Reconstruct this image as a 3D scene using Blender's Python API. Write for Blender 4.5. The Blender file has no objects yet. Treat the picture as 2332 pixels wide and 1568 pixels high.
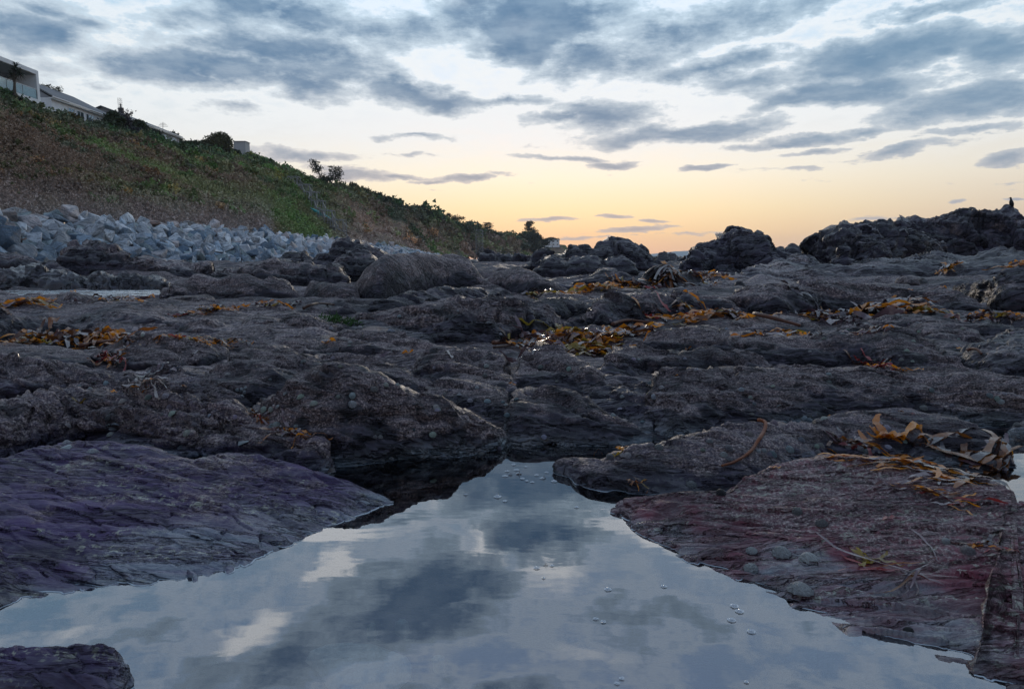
import bpy, math, random
import numpy as np
from mathutils import Vector, Matrix, Euler
random.seed(7); RNG = np.random.default_rng(7)
C = bpy.context.scene.collection
SC = bpy.context.scene

# ------------------------------------------------------------------ camera
H = 0.65                                    # eye height over the pool
FPX = 2332 * 24 / 36                        # focal length in units of a 2332 px wide picture
PITCH = math.atan((784 - 589) / FPX)
cam_d = bpy.data.cameras.new('camera'); cam = bpy.data.objects.new('camera', cam_d); C.objects.link(cam)
cam_d.lens = 24; cam_d.sensor_width = 36; cam_d.clip_start = 0.05; cam_d.clip_end = 20000
cam.location = (0, 0, H); cam.rotation_euler = (math.pi/2 - PITCH, 0, 0)
SC.camera = cam
CP, SP = math.cos(PITCH), math.sin(PITCH)

def ray(px, py):
    """unit-forward direction of a picture point; the y component is the distance ahead"""
    u = (px - 1166) / FPX; v = (784 - py) / FPX
    return np.array([u, CP + SP*v, -SP + CP*v])
def at(px, py, Y):
    d = ray(px, py); return np.array([0, 0, H]) + d * (Y / d[1])

# ------------------------------------------------------------------ sky
SUN_AZ = 3.0                                # degrees from +Y towards +X
world = bpy.data.worlds.new('World'); SC.world = world; world.use_nodes = True
def build_world():
    nt = world.node_tree; N = nt.nodes; L = nt.links; N.clear()
    def node(t, **k):
        n = N.new(t)
        for a, b in k.items(): setattr(n, a, b)
        return n
    def put(sock, v):
        if isinstance(v, bpy.types.NodeSocket): L.new(v, sock)
        else: sock.default_value = v
    def m(op, a, b=0.0, c=0.0, clamp=False):
        n = node('ShaderNodeMath', operation=op, use_clamp=clamp)
        put(n.inputs[0], a); put(n.inputs[1], b); put(n.inputs[2], c); return n.outputs[0]
    def smooth(v, a, b, lo=0.0, hi=1.0):
        n = node('ShaderNodeMapRange', interpolation_type='SMOOTHSTEP')
        put(n.inputs['Value'], v); put(n.inputs['From Min'], a); put(n.inputs['From Max'], b)
        put(n.inputs['To Min'], lo); put(n.inputs['To Max'], hi); return n.outputs['Result']
    def mix(f, a, b, mode='MIX'):
        n = node('ShaderNodeMix', data_type='RGBA', blend_type=mode)
        put(n.inputs['Factor'], f); put(n.inputs['A'], a); put(n.inputs['B'], b); return [o for o in n.outputs if o.type == 'RGBA'][0]
    for n in (): pass
    def mixc(f, a, b, mode='MIX'):
        n = node('ShaderNodeMixRGB', blend_type=mode)
        put(n.inputs[0], f); put(n.inputs[1], a); put(n.inputs[2], b); return n.outputs[0]
    geo = node('ShaderNodeTexCoord'); sep = node('ShaderNodeSeparateXYZ'); L.new(geo.outputs['Generated'], sep.inputs[0])
    x, y, z = sep.outputs
    az = m('MULTIPLY', m('ARCTAN2', x, y), 57.29578)
    el = m('MULTIPLY', m('ARCSINE', z), 57.29578)
    # clear sky by elevation
    def ramp(fac, stops):
        r = node('ShaderNodeValToRGB'); put(r.inputs[0], fac); e = r.color_ramp.elements
        while len(e) < len(stops): e.new(0.5)
        for q, (p, c) in zip(e, stops): q.position = p; q.color = (*c, 1)
        return r.outputs[0]
    elf = m('MULTIPLY', el, 1/90.0, clamp=True)
    near = ramp(elf, [(0, (.84,.53,.34)), (2.0/90, (1.02,.71,.38)), (4.0/90, (1.05,.84,.50)), (6.5/90, (1.04,.93,.72)), (9.5/90, (.93,.91,.87)), (14/90, (.82,.89,.95)),
                      (20/90, (.64,.82,.97)), (28/90, (.54,.72,.97)), (38/90, (.44,.62,.92)), (60/90, (.26,.38,.60)), (1, (.18,.29,.52))])
    side = ramp(elf, [(0, (.60,.48,.42)), (3/90, (.72,.57,.44)), (6/90, (.82,.74,.62)), (9/90, (.80,.80,.77)), (12/90, (.68,.77,.82)), (16/90, (.48,.66,.79)),
                      (20/90, (.40,.64,.82)), (27/90, (.42,.63,.88)), (37/90, (.36,.54,.82)), (60/90, (.22,.34,.56)), (1, (.18,.29,.52))])
    daz = m('ABSOLUTE', m('SUBTRACT', az, SUN_AZ))
    clear = mixc(smooth(daz, 8, 42), near, side)
    # Nishita dusk sky underneath it all
    ns = node('ShaderNodeTexSky', sky_type='NISHITA', sun_disc=False, sun_elevation=math.radians(1.0), sun_rotation=math.radians(SUN_AZ))
    ns.air_density = 1.0; ns.dust_density = 1.2; ns.ozone_density = 1.0
    nis = mixc(1.0, ns.outputs[0], (.012, .012, .012, 1), 'MULTIPLY')
    clear = mixc(1.0, mixc(1.0, clear, (.79, .81, .84, 1), 'MULTIPLY'), nis, 'ADD')
    # cloud fields: plane coordinates so that they flatten towards the horizon
    zz = m('ADD', m('MAXIMUM', z, 0.0), 0.10)
    cv = node('ShaderNodeCombineXYZ'); put(cv.inputs[0], m('DIVIDE', x, zz)); put(cv.inputs[1], m('DIVIDE', y, zz))
    def noise(vec, scale, detail=6, rough=.55, dist=0.0):
        n = node('ShaderNodeTexNoise'); put(n.inputs['Vector'], vec); n.inputs['Scale'].default_value = scale
        n.inputs['Detail'].default_value = detail; n.inputs['Roughness'].default_value = rough; n.inputs['Distortion'].default_value = dist; return n
    n1 = noise(cv.outputs[0], 2.1, 7, .60)
    n2 = noise(cv.outputs[0], 0.75, 3, .5)
    n3 = noise(cv.outputs[0], 6.5, 5, .6)
    # warped azimuth / elevation for placed clouds
    ae = node('ShaderNodeCombineXYZ'); put(ae.inputs[0], az); put(ae.inputs[1], el)
    st = node('ShaderNodeVectorMath', operation='MULTIPLY'); L.new(ae.outputs[0], st.inputs[0]); st.inputs[1].default_value = (.16, .34, 1)
    nw = noise(st.outputs[0], 1.0, 5, .62)
    sb = node('ShaderNodeVectorMath', operation='SUBTRACT'); L.new(nw.outputs['Color'], sb.inputs[0]); sb.inputs[1].default_value = (.5, .5, .5)
    wm = node('ShaderNodeVectorMath', operation='MULTIPLY'); L.new(sb.outputs[0], wm.inputs[0])
    wc = node('ShaderNodeCombineXYZ'); wa = smooth(el, 1, 17, .25, 1.0)
    put(wc.inputs[0], m('MULTIPLY', wa, 9.0)); put(wc.inputs[1], m('MULTIPLY', wa, 3.6)); L.new(wc.outputs[0], wm.inputs[1])
    ad = node('ShaderNodeVectorMath', operation='ADD'); L.new(ae.outputs[0], ad.inputs[0]); L.new(wm.outputs[0], ad.inputs[1])
    W = ad.outputs[0]
    # (picture x, y, half width, half height, tilt deg, strength) - mirrored ones are seen in the pool
    B = [(620,120,230,62,-6,1.0),(700,45,270,48,-3,.9),(470,160,250,30,2,.95),(690,190,110,34,-8,1),(350,150,110,22,0,.8),(905,200,105,34,-12,1),(1010,232,80,22,-6,.9),(1130,238,100,13,2,.75),
         (1210,55,190,75,-8,1),(1170,120,110,34,-10,.85),(1370,135,160,42,4,.85),(1560,60,230,52,10,.75),(1760,30,190,30,10,.7),(1640,150,210,26,3,.8),(1720,185,150,26,3,.75),(1950,140,130,46,0,1),(2110,110,190,38,3,1),
         (2270,120,110,46,0,1),(1960,205,200,26,2,.9),(2210,240,200,34,4,1),(2300,210,110,34,0,.8),(1830,230,150,18,3,.75),(1380,262,115,34,4,1),(1270,270,70,14,8,.8),(1560,303,190,20,3,1.1),(1640,290,90,16,4,.8),(1810,323,125,13,3,1.0),
         (2040,344,130,12,5,1.0),(1965,305,75,8,3,.7),(1850,350,90,6,4,.6),(1280,357,110,7,-4,.85),(1405,373,55,7,2,.9),(1595,384,58,6,0,1.1),(960,307,85,7,1,.8),(690,350,120,12,2,.95),(800,396,80,13,-3,1.0),(740,378,60,9,0,.6),
         (1065,408,56,8,0,1.1),(985,411,50,4,0,.7),(900,399,70,5,-2,.8),(940,350,60,5,0,.5),(1130,400,40,5,0,.5),(1260,500,70,5,2,.75),(1450,522,95,6,4,.8),(1385,495,45,4,0,.7),(1490,502,40,3,0,.6),(1330,540,120,4,2,.5),(1560,530,110,5,1,.4),
         (2310,352,60,16,6,1.0),(2180,462,26,4,0,.8),(2310,452,26,3.5,0,.9),(1990,500,60,5,0,.4),(1820,386,90,6,1,.45),(50,70,170,50,0,.9),(190,40,130,34,0,.6),(60,150,150,34,0,.6),(210,185,70,15,0,.55),(370,50,75,34,0,.6),(540,236,55,14,-4,.55),
         (90,15,150,22,0,.6),(430,20,90,20,0,.4),(2150,20,150,18,0,.6),(2200,300,120,10,2,.7),(1180,330,90,5,0,.3)]
    Mr = [(1215,1215,120,50,0,1.05),(950,1365,190,88,-8,1.15),(650,1510,200,60,0,.7),(1460,1400,140,50,0,.6),(1330,1150,90,20,0,.4),(860,1175,110,14,0,.45),(330,1440,160,24,0,.4),(1120,1570,160,36,0,.5)]
    tot = None
    for lst, mir in ((B, 1), (Mr, -1)):
        for (bx, by, rw, rh, tilt, s) in lst:
            d = ray(bx, by); d[2] *= mir; d = d / np.linalg.norm(d)
            a = math.degrees(math.atan2(d[0], d[1])); e = math.degrees(math.asin(d[2]))
            dx = ray(bx + 20, by); dx[2] *= mir; dy = ray(bx, by - 20); dy[2] *= mir
            kx = abs(math.degrees(math.atan2(dx[0], dx[1])) - a) / 20
            ky = abs(math.degrees(math.asin(dy[2] / np.linalg.norm(dy))) - e) / 20
            mp = node('ShaderNodeMapping', vector_type='TEXTURE'); L.new(W, mp.inputs[0])
            mp.inputs['Location'].default_value = (a, e, 0); mp.inputs['Rotation'].default_value = (0, 0, math.radians(tilt))
            mp.inputs['Scale'].default_value = (rw*kx*1.7, rh*ky*1.75, 1)
            g = node('ShaderNodeTexGradient', gradient_type='SPHERICAL'); L.new(mp.outputs[0], g.inputs[0])
            v = m('MULTIPLY', g.outputs['Fac'], s)
            tot = v if tot is None else m('MAXIMUM', tot, v)
    st4 = node('ShaderNodeVectorMath', operation='MULTIPLY'); L.new(ae.outputs[0], st4.inputs[0]); st4.inputs[1].default_value = (.20, .46, 1)
    n4 = noise(st4.outputs[0], 1.0, 9, .66)
    Wh = [(700,1215,190,24,-4,1.0),(745,1290,50,34,20,1.0),(560,1440,70,34,10,.8),(1090,1240,70,44,30,.9),(1060,1130,110,26,0,.6),(1250,1290,90,60,0,.7),(1450,1220,150,30,-15,.7),(1175,1075,50,24,0,.6),(1330,1480,120,40,0,.35),(120,1450,150,24,0,.35)]
    tw = None
    for (bx, by, rw, rh, tilt, s) in Wh:
        d = ray(bx, by); d[2] *= -1; d = d / np.linalg.norm(d); a = math.degrees(math.atan2(d[0], d[1])); e = math.degrees(math.asin(d[2]))
        mp = node('ShaderNodeMapping', vector_type='TEXTURE'); L.new(W, mp.inputs[0]); mp.inputs['Location'].default_value = (a, e, 0); mp.inputs['Rotation'].default_value = (0, 0, math.radians(-tilt)); mp.inputs['Scale'].default_value = (rw*.037*1.5, rh*.030*1.5, 1)
        gg = node('ShaderNodeTexGradient', gradient_type='SPHERICAL'); L.new(mp.outputs[0], gg.inputs[0]); v = m('MULTIPLY', gg.outputs['Fac'], s); tw = v if tw is None else m('MAXIMUM', tw, v)
    # generic cloud cover elsewhere (outside the picture and overhead)
    cover = m('MULTIPLY_ADD', n2.outputs['Fac'], .9, m('MULTIPLY', smooth(el, 30, 45), .10))
    outside = m('MAXIMUM', smooth(m('ABSOLUTE', az), 36, 50), smooth(el, 30, 44))
    gen = m('MULTIPLY', m('SUBTRACT', m('MULTIPLY_ADD', n2.outputs['Fac'], 2.4, -.80), smooth(m('SUBTRACT', 0.0, el), -9, 0, 0, .8)), outside)
    wis = m('MULTIPLY', m('MULTIPLY', smooth(n2.outputs['Fac'], .42, .7), smooth(el, 7, 15, .0, .30)), smooth(el, 18, 24, 1.0, .0))
    dens = m('ADD', m('ADD', m('MAXIMUM', tot, gen), wis), m('ADD', m('MULTIPLY', m('SUBTRACT', n1.outputs['Fac'], .5), .55), m('MULTIPLY', m('SUBTRACT', n4.outputs['Fac'], .5), 1.35)))
    dens = m('ADD', dens, m('MULTIPLY', m('SUBTRACT', n3.outputs['Fac'], .5), .60))
    alpha = smooth(dens, .19, .39)
    core = smooth(dens, .26, .80)
    thin = ramp(elf, [(0, (.62,.45,.36)), (5/90, (.62,.53,.47)), (10/90, (.60,.62,.64)), (20/90, (.44,.57,.68)), (40/90, (.46,.58,.72)), (1, (.18,.28,.44))])
    dark = ramp(elf, [(0, (.40,.33,.33)), (5/90, (.33,.31,.34)), (9/90, (.18,.24,.33)), (14/90, (.085,.165,.275)), (20/90, (.070,.155,.275)), (40/90, (.11,.18,.32)), (1, (.10,.16,.28))])
    ccol = mixc(core, thin, dark)
    ccol = mixc(m('MULTIPLY', smooth(n3.outputs['Fac'], .3, .75), .35), ccol, thin)
    # right-hand clouds are bluer and lighter than those before the glow
    ccol = mixc(m('MULTIPLY', smooth(az, 5, 36), .35), ccol, (.15,.29,.42,1))
    rim = m('MULTIPLY', m('MULTIPLY', smooth(dens, -.15, .14), m('SUBTRACT', 1.0, smooth(dens, .14, .36))), smooth(el, 5, 14, 0, .75))
    skyc = mixc(rim, clear, mixc(smooth(el, 14, 24), (.77,.78,.78,1), (.66,.78,.92,1)))
    skyc = mixc(smooth(m('ADD', tw, m('MULTIPLY', m('SUBTRACT', n4.outputs['Fac'], .5), .5)), .08, .62), skyc, (1.25,1.28,1.30,1))
    skyc = mixc(m('MULTIPLY', alpha, .93), skyc, ccol)
    # the sky away from the glow is dusk-dim
    dim = smooth(daz, 50, 130, 1.0, .66)
    dimc = node('ShaderNodeCombineXYZ'); put(dimc.inputs[0], m('MULTIPLY', dim, 1.0)); put(dimc.inputs[1], dim); put(dimc.inputs[2], m('POWER', dim, .8))
    skyc = mixc(1.0, skyc, dimc.outputs[0], 'MULTIPLY')
    skyc = mixc(smooth(el, -3, -.6, 1, 0), skyc, (.10,.11,.13,1))
    bg = node('ShaderNodeBackground'); L.new(skyc, bg.inputs[0]); bg.inputs[1].default_value = 1.0
    out = node('ShaderNodeOutputWorld'); L.new(bg.outputs[0], out.inputs[0])
build_world()
world.cycles.sampling_method = 'MANUAL'; world.cycles.sample_map_resolution = 512
sun_d = bpy.data.lights.new('sun', 'SUN'); sun_d.energy = 0.5; sun_d.angle = math.radians(6); sun_d.color = (1.0, .86, .70)
sun = bpy.data.objects.new('sun', sun_d); C.objects.link(sun)
sun.rotation_euler = (math.radians(90 - 8), 0, math.radians(180 - SUN_AZ) )
sun.location = (0, 0, 50)
SC.view_settings.view_transform = 'Standard'; SC.view_settings.look = 'None'
SC.view_settings.exposure = 0.3; SC.view_settings.gamma = 1; SC.view_settings.use_curve_mapping = False
SC.cycles.max_bounces = 6; SC.cycles.diffuse_bounces = 3; SC.cycles.glossy_bounces = 3; SC.cycles.transmission_bounces = 5
SC.cycles.caustics_reflective = False; SC.cycles.caustics_refractive = False
SC.cycles.use_denoising = True

# ------------------------------------------------------------------ helpers
def tag(o, label=None, cat=None, group=None, kind=None):
    if label: o['label'] = label
    if cat: o['category'] = cat
    if group: o['group'] = group
    if kind: o['kind'] = kind
    return o
def empty(name, loc, rz=0.0):
    o = bpy.data.objects.new(name, None); o.empty_display_size = .1; C.objects.link(o); o.location = [float(v) for v in loc]; o.rotation_euler = (0, 0, rz); return o
def mesh_arrays(name, V, F, mat, smooth=True, cols=None, org=None, parent=None):
    """V (n,3) float, F (m,k) int - k is 3 or 4"""
    V = np.asarray(V, dtype=np.float64); F = np.asarray(F, dtype=np.int32)
    if org is not None: V = V - np.asarray(org)
    me = bpy.data.meshes.new(name); k = F.shape[1]
    me.vertices.add(len(V)); me.vertices.foreach_set('co', V.astype(np.float32).ravel())
    me.loops.add(F.size); me.loops.foreach_set('vertex_index', F.ravel())
    me.polygons.add(len(F)); me.polygons.foreach_set('loop_start', np.arange(0, F.size, k, dtype=np.int32))
    me.polygons.foreach_set('use_smooth', np.full(len(F), smooth, dtype=bool))
    me.update(calc_edges=True)
    if cols is not None:
        a = me.color_attributes.new('mask', 'FLOAT_COLOR', 'POINT'); a.data.foreach_set('color', np.asarray(cols, dtype=np.float32).ravel())
    if mat: me.materials.append(mat)
    o = bpy.data.objects.new(name, me); C.objects.link(o)
    if org is not None: o.location = [float(v) for v in org]
    if parent is not None: o.parent = parent
    return o
def obj_pydata(name, V, F, mat, parent=None, smooth=False, org=None):
    V = np.asarray(V, dtype=float)
    if org is not None: V = V - np.asarray(org)
    me = bpy.data.meshes.new(name); me.from_pydata([tuple(v) for v in V], [], [tuple(int(i) for i in f) for f in F]); me.update()
    if smooth: me.polygons.foreach_set('use_smooth', [True]*len(me.polygons))
    if mat: me.materials.append(mat)
    o = bpy.data.objects.new(name, me); C.objects.link(o)
    if org is not None: o.location = [float(v) for v in org]
    if parent is not None: o.parent = parent
    return o

# value noise, vectorised
def _h(i, j, k, seed):
    n = (i*374761393 + j*668265263 + k*2147483647 + seed*1274126177) & 0xffffffff
    n = ((n ^ (n >> 13)) * 1274126177) & 0xffffffff
    return ((n ^ (n >> 16)) & 0xffff) / 65535.0
def vnoise(P, seed=0):
    P = np.asarray(P, dtype=np.float64); I = np.floor(P).astype(np.int64); f = P - I; f = f*f*f*(f*(f*6 - 15) + 10)
    i, j, k = I[:, 0], I[:, 1], I[:, 2]; r = 0
    for a in (0, 1):
        wa = f[:, 0] if a else 1 - f[:, 0]
        for b in (0, 1):
            wb = f[:, 1] if b else 1 - f[:, 1]
            for c in (0, 1):
                wc = f[:, 2] if c else 1 - f[:, 2]
                r = r + wa*wb*wc*_h(i+a, j+b, k+c, seed)
    return r*2 - 1
ROT = np.array(Euler((.6, .9, 1.3)).to_matrix())
def fbm(P, octv=4, seed=0, gain=.5, ridged=False):
    P = np.asarray(P, dtype=np.float64); a = 1.0; s = 0; t = 0
    for o in range(octv):
        v = vnoise(P, seed + o*17)
        if ridged: v = 1 - 2*np.abs(v)
        s = s + a*v; t += a; a *= gain; P = (P @ ROT)*2.03 + 5.3
    return s / t

def facets(P, seed=0):
    """tilted planar facets, one per random cell: blocky broken rock"""
    P = np.asarray(P, float); I = np.floor(P).astype(np.int64); best = np.full(len(P), 1e9); val = np.zeros(len(P)); second = np.full(len(P), 1e9)
    for dx in (-1, 0, 1):
        for dy in (-1, 0, 1):
            for dz in (-1, 0, 1):
                i, j, k = I[:, 0]+dx, I[:, 1]+dy, I[:, 2]+dz
                c = np.stack([i + _h(i, j, k, seed), j + _h(i, j, k, seed+1), k + _h(i, j, k, seed+2)], 1); q = P - c; d = (q*q).sum(1)
                t = np.stack([_h(i, j, k, seed+3), _h(i, j, k, seed+4), _h(i, j, k, seed+5)], 1)*2 - 1; v = (q*t).sum(1)*.9 + .7*_h(i, j, k, seed+6)
                m_ = d < best; second = np.where(m_, best, np.minimum(second, d)); val = np.where(m_, v, val); best = np.where(m_, d, best)
    e = np.sqrt(second) - np.sqrt(best)
    return val - .35*np.clip(1 - e/.16, 0, 1)

# ------------------------------------------------------------------ materials
class MatB:
    def __init__(s, name):
        s.m = bpy.data.materials.new(name); s.m.use_nodes = True; s.nt = s.m.node_tree; s.N = s.nt.nodes; s.L = s.nt.links
        s.N.clear(); s.out = s.N.new('ShaderNodeOutputMaterial')
        s.geo = s.N.new('ShaderNodeNewGeometry')
        s.tc = s.N.new('ShaderNodeTexCoord')
    def put(s, sock, v):
        if isinstance(v, bpy.types.NodeSocket): s.L.new(v, sock)
        else: sock.default_value = (*v, 1) if isinstance(v, tuple) and len(v) == 3 and sock.type == 'RGBA' else v
    def bsdf(s, **k):
        b = s.N.new('ShaderNodeBsdfPrincipled'); s.L.new(b.outputs[0], s.out.inputs[0])
        for a, v in k.items(): s.put(b.inputs[a.replace('_', ' ')], v)
        s.b = b; return b
    def math(s, op, a, b=0.0, c=0.0, clamp=False):
        n = s.N.new('ShaderNodeMath'); n.operation = op; n.use_clamp = clamp; s.put(n.inputs[0], a); s.put(n.inputs[1], b); s.put(n.inputs[2], c); return n.outputs[0]
    def mix(s, f, a, b, mode='MIX'):
        n = s.N.new('ShaderNodeMixRGB'); n.blend_type = mode; s.put(n.inputs[0], f); s.put(n.inputs[1], a); s.put(n.inputs[2], b); return n.outputs[0]
    def map(s, vec, scale=(1,1,1), rot=(0,0,0), loc=(0,0,0)):
        n = s.N.new('ShaderNodeMapping'); s.L.new(vec, n.inputs[0]); n.inputs['Scale'].default_value = scale; n.inputs['Rotation'].default_value = rot; n.inputs['Location'].default_value = loc; return n.outputs[0]
    def noise(s, vec, scale, detail=4, rough=.55, col=False, dist=0.0):
        n = s.N.new('ShaderNodeTexNoise'); s.L.new(vec, n.inputs['Vector']); n.inputs['Scale'].default_value = scale; n.inputs['Detail'].default_value = detail
        n.inputs['Roughness'].default_value = rough; n.inputs['Distortion'].default_value = dist; return n.outputs['Color' if col else 'Fac']
    def voro(s, vec, scale, feature='F1', out='Distance', rand=1.0):
        n = s.N.new('ShaderNodeTexVoronoi'); n.feature = feature; s.L.new(vec, n.inputs['Vector']); n.inputs['Scale'].default_value = scale; n.inputs['Randomness'].default_value = rand; return n.outputs[out]
    def sm(s, v, a, b, lo=0.0, hi=1.0):
        n = s.N.new('ShaderNodeMapRange'); n.interpolation_type = 'SMOOTHSTEP'
        for i, q in zip(('Value', 'From Min', 'From Max', 'To Min', 'To Max'), (v, a, b, lo, hi)): s.put(n.inputs[i], q)
        return n.outputs[0]
    def ramp(s, f, stops):
        r = s.N.new('ShaderNodeValToRGB'); s.put(r.inputs[0], f); e = r.color_ramp.elements
        while len(e) < len(stops): e.new(.5)
        for q, (p, c) in zip(e, stops): q.position = p; q.color = (*c, 1)
        return r.outputs[0]
    def bump(s, h, dist, strength=1.0, prev=None):
        n = s.N.new('ShaderNodeBump'); s.put(n.inputs['Height'], h); n.inputs['Distance'].default_value = dist; n.inputs['Strength'].default_value = strength
        if prev is not None: s.L.new(prev, n.inputs['Normal'])
        return n.outputs[0]
    def attr(s, name='mask'):
        n = s.N.new('ShaderNodeAttribute'); n.attribute_name = name; sp = s.N.new('ShaderNodeSeparateColor'); s.L.new(n.outputs['Color'], sp.inputs[0]); s.attn = n; return sp.outputs
    def rnd(s):
        n = s.N.new('ShaderNodeObjectInfo'); return n.outputs['Random']
STRIKE = math.radians(-24)                  # bedding lines run from far left to near right
def simple(name, col, rough=.7, metal=0.0, var=.15, scale=4.0, spec=.4, bump=0.0):
    M = MatB(name); n = M.noise(M.tc.outputs['Object'], scale, 5)
    c = M.mix(n, tuple(v*(1-var) for v in col), tuple(v*(1+var) for v in col))
    c = M.mix(M.math('MULTIPLY', M.rnd(), .3), c, tuple(v*.75 for v in col))
    b = M.bsdf(Base_Color=c, Roughness=rough, Metallic=metal, Specular_IOR_Level=spec)
    if bump: M.L.new(M.bump(M.noise(M.tc.outputs['Object'], scale*6, 4), bump), b.inputs['Normal'])
    return M.m

def rock_material(name, scale=1.0, crag=0.0):
    """mask.r barnacle crust, mask.g wet, mask.b bare coloured slate, alpha 1 = wine red, 0 = violet"""
    M = MatB(name); P = M.geo.outputs['Position']; r, g, b = M.attr()[:3]; al = M.attn.outputs['Alpha']
    S = M.map(P, (5*scale, 60*scale, 45*scale), (0, 0, -STRIKE))
    S2 = M.map(P, (1.6*scale, 17*scale, 14*scale), (0, 0, -STRIKE))
    st = M.noise(S, 1.0, 6, .6, dist=.4); st2 = M.noise(S2, 1.0, 5, .6, dist=.3)
    big = M.noise(P, 1.7*scale, 5, .6); mid = M.noise(P, 9*scale, 6, .62); fine = M.noise(P, 52*scale, 5, .72); gran = M.noise(P, 150*scale, 3, .7)
    vor = M.voro(P, 85*scale)
    slate = M.ramp(st, [(.30, (.006, .006, .009)), (.5, (.025, .021, .031)), (.70, (.082, .070, .096))])
    pur = M.mix(al, (.092, .056, .140), (.200, .034, .056))
    pur2 = M.mix(al, (.044, .028, .078), (.092, .020, .034))
    violet = M.mix(M.sm(st2, .3, .7), pur2, pur)
    violet = M.mix(M.sm(st, .48, .78, 0, .4), violet, (.135, .14, .17))
    slate = M.mix(b, slate, violet)
    # crust of barnacles: broken up by patches, heavier where mask.r says so
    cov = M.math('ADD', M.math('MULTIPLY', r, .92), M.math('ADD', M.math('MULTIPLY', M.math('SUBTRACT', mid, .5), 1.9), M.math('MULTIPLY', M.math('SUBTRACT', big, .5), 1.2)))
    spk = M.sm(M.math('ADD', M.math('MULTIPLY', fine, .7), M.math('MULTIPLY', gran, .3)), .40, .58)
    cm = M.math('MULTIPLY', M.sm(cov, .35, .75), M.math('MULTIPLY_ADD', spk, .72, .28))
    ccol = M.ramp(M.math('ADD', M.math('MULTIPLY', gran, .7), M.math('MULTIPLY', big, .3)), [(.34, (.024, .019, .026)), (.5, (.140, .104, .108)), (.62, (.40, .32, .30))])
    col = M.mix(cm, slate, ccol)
    silt_sheen = M.math('MULTIPLY', M.sm(g, .45, .95), M.sm(M.math('ADD', M.math('MULTIPLY', st2, .6), M.math('MULTIPLY', st, .4)), .40, .66))
    col = M.mix(M.math('MULTIPLY', silt_sheen, .8), col, (.15, .205, .24))  # silt tint that also paints in the reflection of the wet film
    # thin pale lichen-like specks on bare slate
    vs = M.math('MULTIPLY', M.sm(M.noise(S2, 1.3, 3), .50, .62), M.sm(M.noise(P, 60*scale, 4, .7), .53, .60))
    col = M.mix(M.math('MULTIPLY', M.math('MULTIPLY', vs, b), 1.0), col, (.34, .34, .28))
    # dark algae tone that also paints shade into the hollows of the relief
    col = M.mix(M.sm(mid, .52, .34, 0, .55), col, (.013, .014, .016))
    col = M.mix(M.sm(big, .50, .36, 0, .62), col, (.022, .021, .027))
    wetf = M.math('MULTIPLY', g, M.sm(big, .25, .6, .55, 1.0))
    col = M.mix(M.math('MULTIPLY', wetf, .25), col, (.03, .035, .045))
    rough = M.math('ADD', M.sm(wetf, 0, 1, .50, .20), M.math('MULTIPLY', cm, .12))
    rough = M.math('ADD', rough, M.math('MULTIPLY', M.math('SUBTRACT', fine, .5), .25))
    B = M.bsdf(Base_Color=col, Roughness=rough, Specular_IOR_Level=M.sm(wetf, 0, 1, .24, 1.0))
    hs = M.math('MULTIPLY', st, M.math('MULTIPLY_ADD', b, .6, .6))
    crk = M.sm(M.math('ABSOLUTE', M.math('SUBTRACT', st2, .5)), .0, .030); crk2 = M.sm(M.math('ABSOLUTE', M.math('SUBTRACT', M.noise(M.map(P, (.9*scale, 9*scale, 7*scale), (.1, 0, -STRIKE + .12), (3, 1, 7)), 1.0, 4, .6, dist=.5), .5)), .0, .022)
    h = M.bump(st2, .022/scale, .8)
    h = M.bump(M.math('MULTIPLY', crk, crk2), .016/scale, 1.0, h)
    h = M.bump(hs, .007/scale, .9, h)
    h = M.bump(mid, .013/scale, .7, h)
    h2 = M.math('MULTIPLY', M.math('ADD', M.math('MULTIPLY', fine, 1.0), M.math('MULTIPLY', vor, -.9)), M.math('MULTIPLY_ADD', M.math('MULTIPLY', cm, 1.0), .9, .15))
    h = M.bump(h2, .0052/scale, 1.0, h)
    M.L.new(h, B.inputs['Normal'])
    return M.m
MROCK = rock_material('rock_near', 1.0)
MROCKM = rock_material('rock_middle', .42)
MROCKF = rock_material('rock_far', .16)
# ------------------------------------------------------------------ ground levels and picture tiles
GY = [0, 2.15, 2.35, 3, 4, 6, 9, 14, 25, 60, 200]; GZ = [-.14, -.12, .0, .07, .12, .18, .23, .27, .34, .40, .40]
def zg(Y): return np.interp(Y, GY, GZ)
_YS = np.concatenate([np.linspace(2.3, 10, 400), np.linspace(10, 60, 500)])
_SS = (H - zg(_YS)) / _YS
def Ybase(px, py):
    d = ray(px, py); S = -d[2]/d[1]
    if S > H/2.3: return H/S
    return float(np.interp(-S, -_SS, _YS))
TL = dict(D=(0,0,1,1), a=(1026,410.4,.32,.32), b=(1679,410.4,.28,.28), c=(559.7,317,.32,.32), d=(0,541,.24,.24), e=(559.7,541,.24,.24), g=(1119.4,541,.24,.24),
          h=(1679,541,.28,.28), i=(0,746.2,.28,.28), j=(1212.6,746.2,.24,.24), k=(1679,746.2,.28,.28), l=(653,597,.36,.36), m=(1259.3,914,.46,.46), n=(0,820.9,.4764,.4764))
def pts(s):
    """'d 0,700 60,710 e 10,20' -> list of picture points"""
    t = TL['D']; out = []
    for w in s.split():
        if w in TL: t = TL[w]; continue
        x, y = w.split(','); out.append((t[0] + float(x)*t[2], t[1] + float(y)*t[3]))
    return out
def smooth1(v, n):
    if n < 2: return v
    k = np.hanning(n + 2)[1:-1]; k /= k.sum(); p = np.pad(v, (n//2, n - 1 - n//2), mode='edge'); return np.convolve(p, k, 'valid')
def curve(P, xs, n=7):
    P = sorted(P); return smooth1(np.interp(xs, [p[0] for p in P], [p[1] for p in P]), n)
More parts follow.
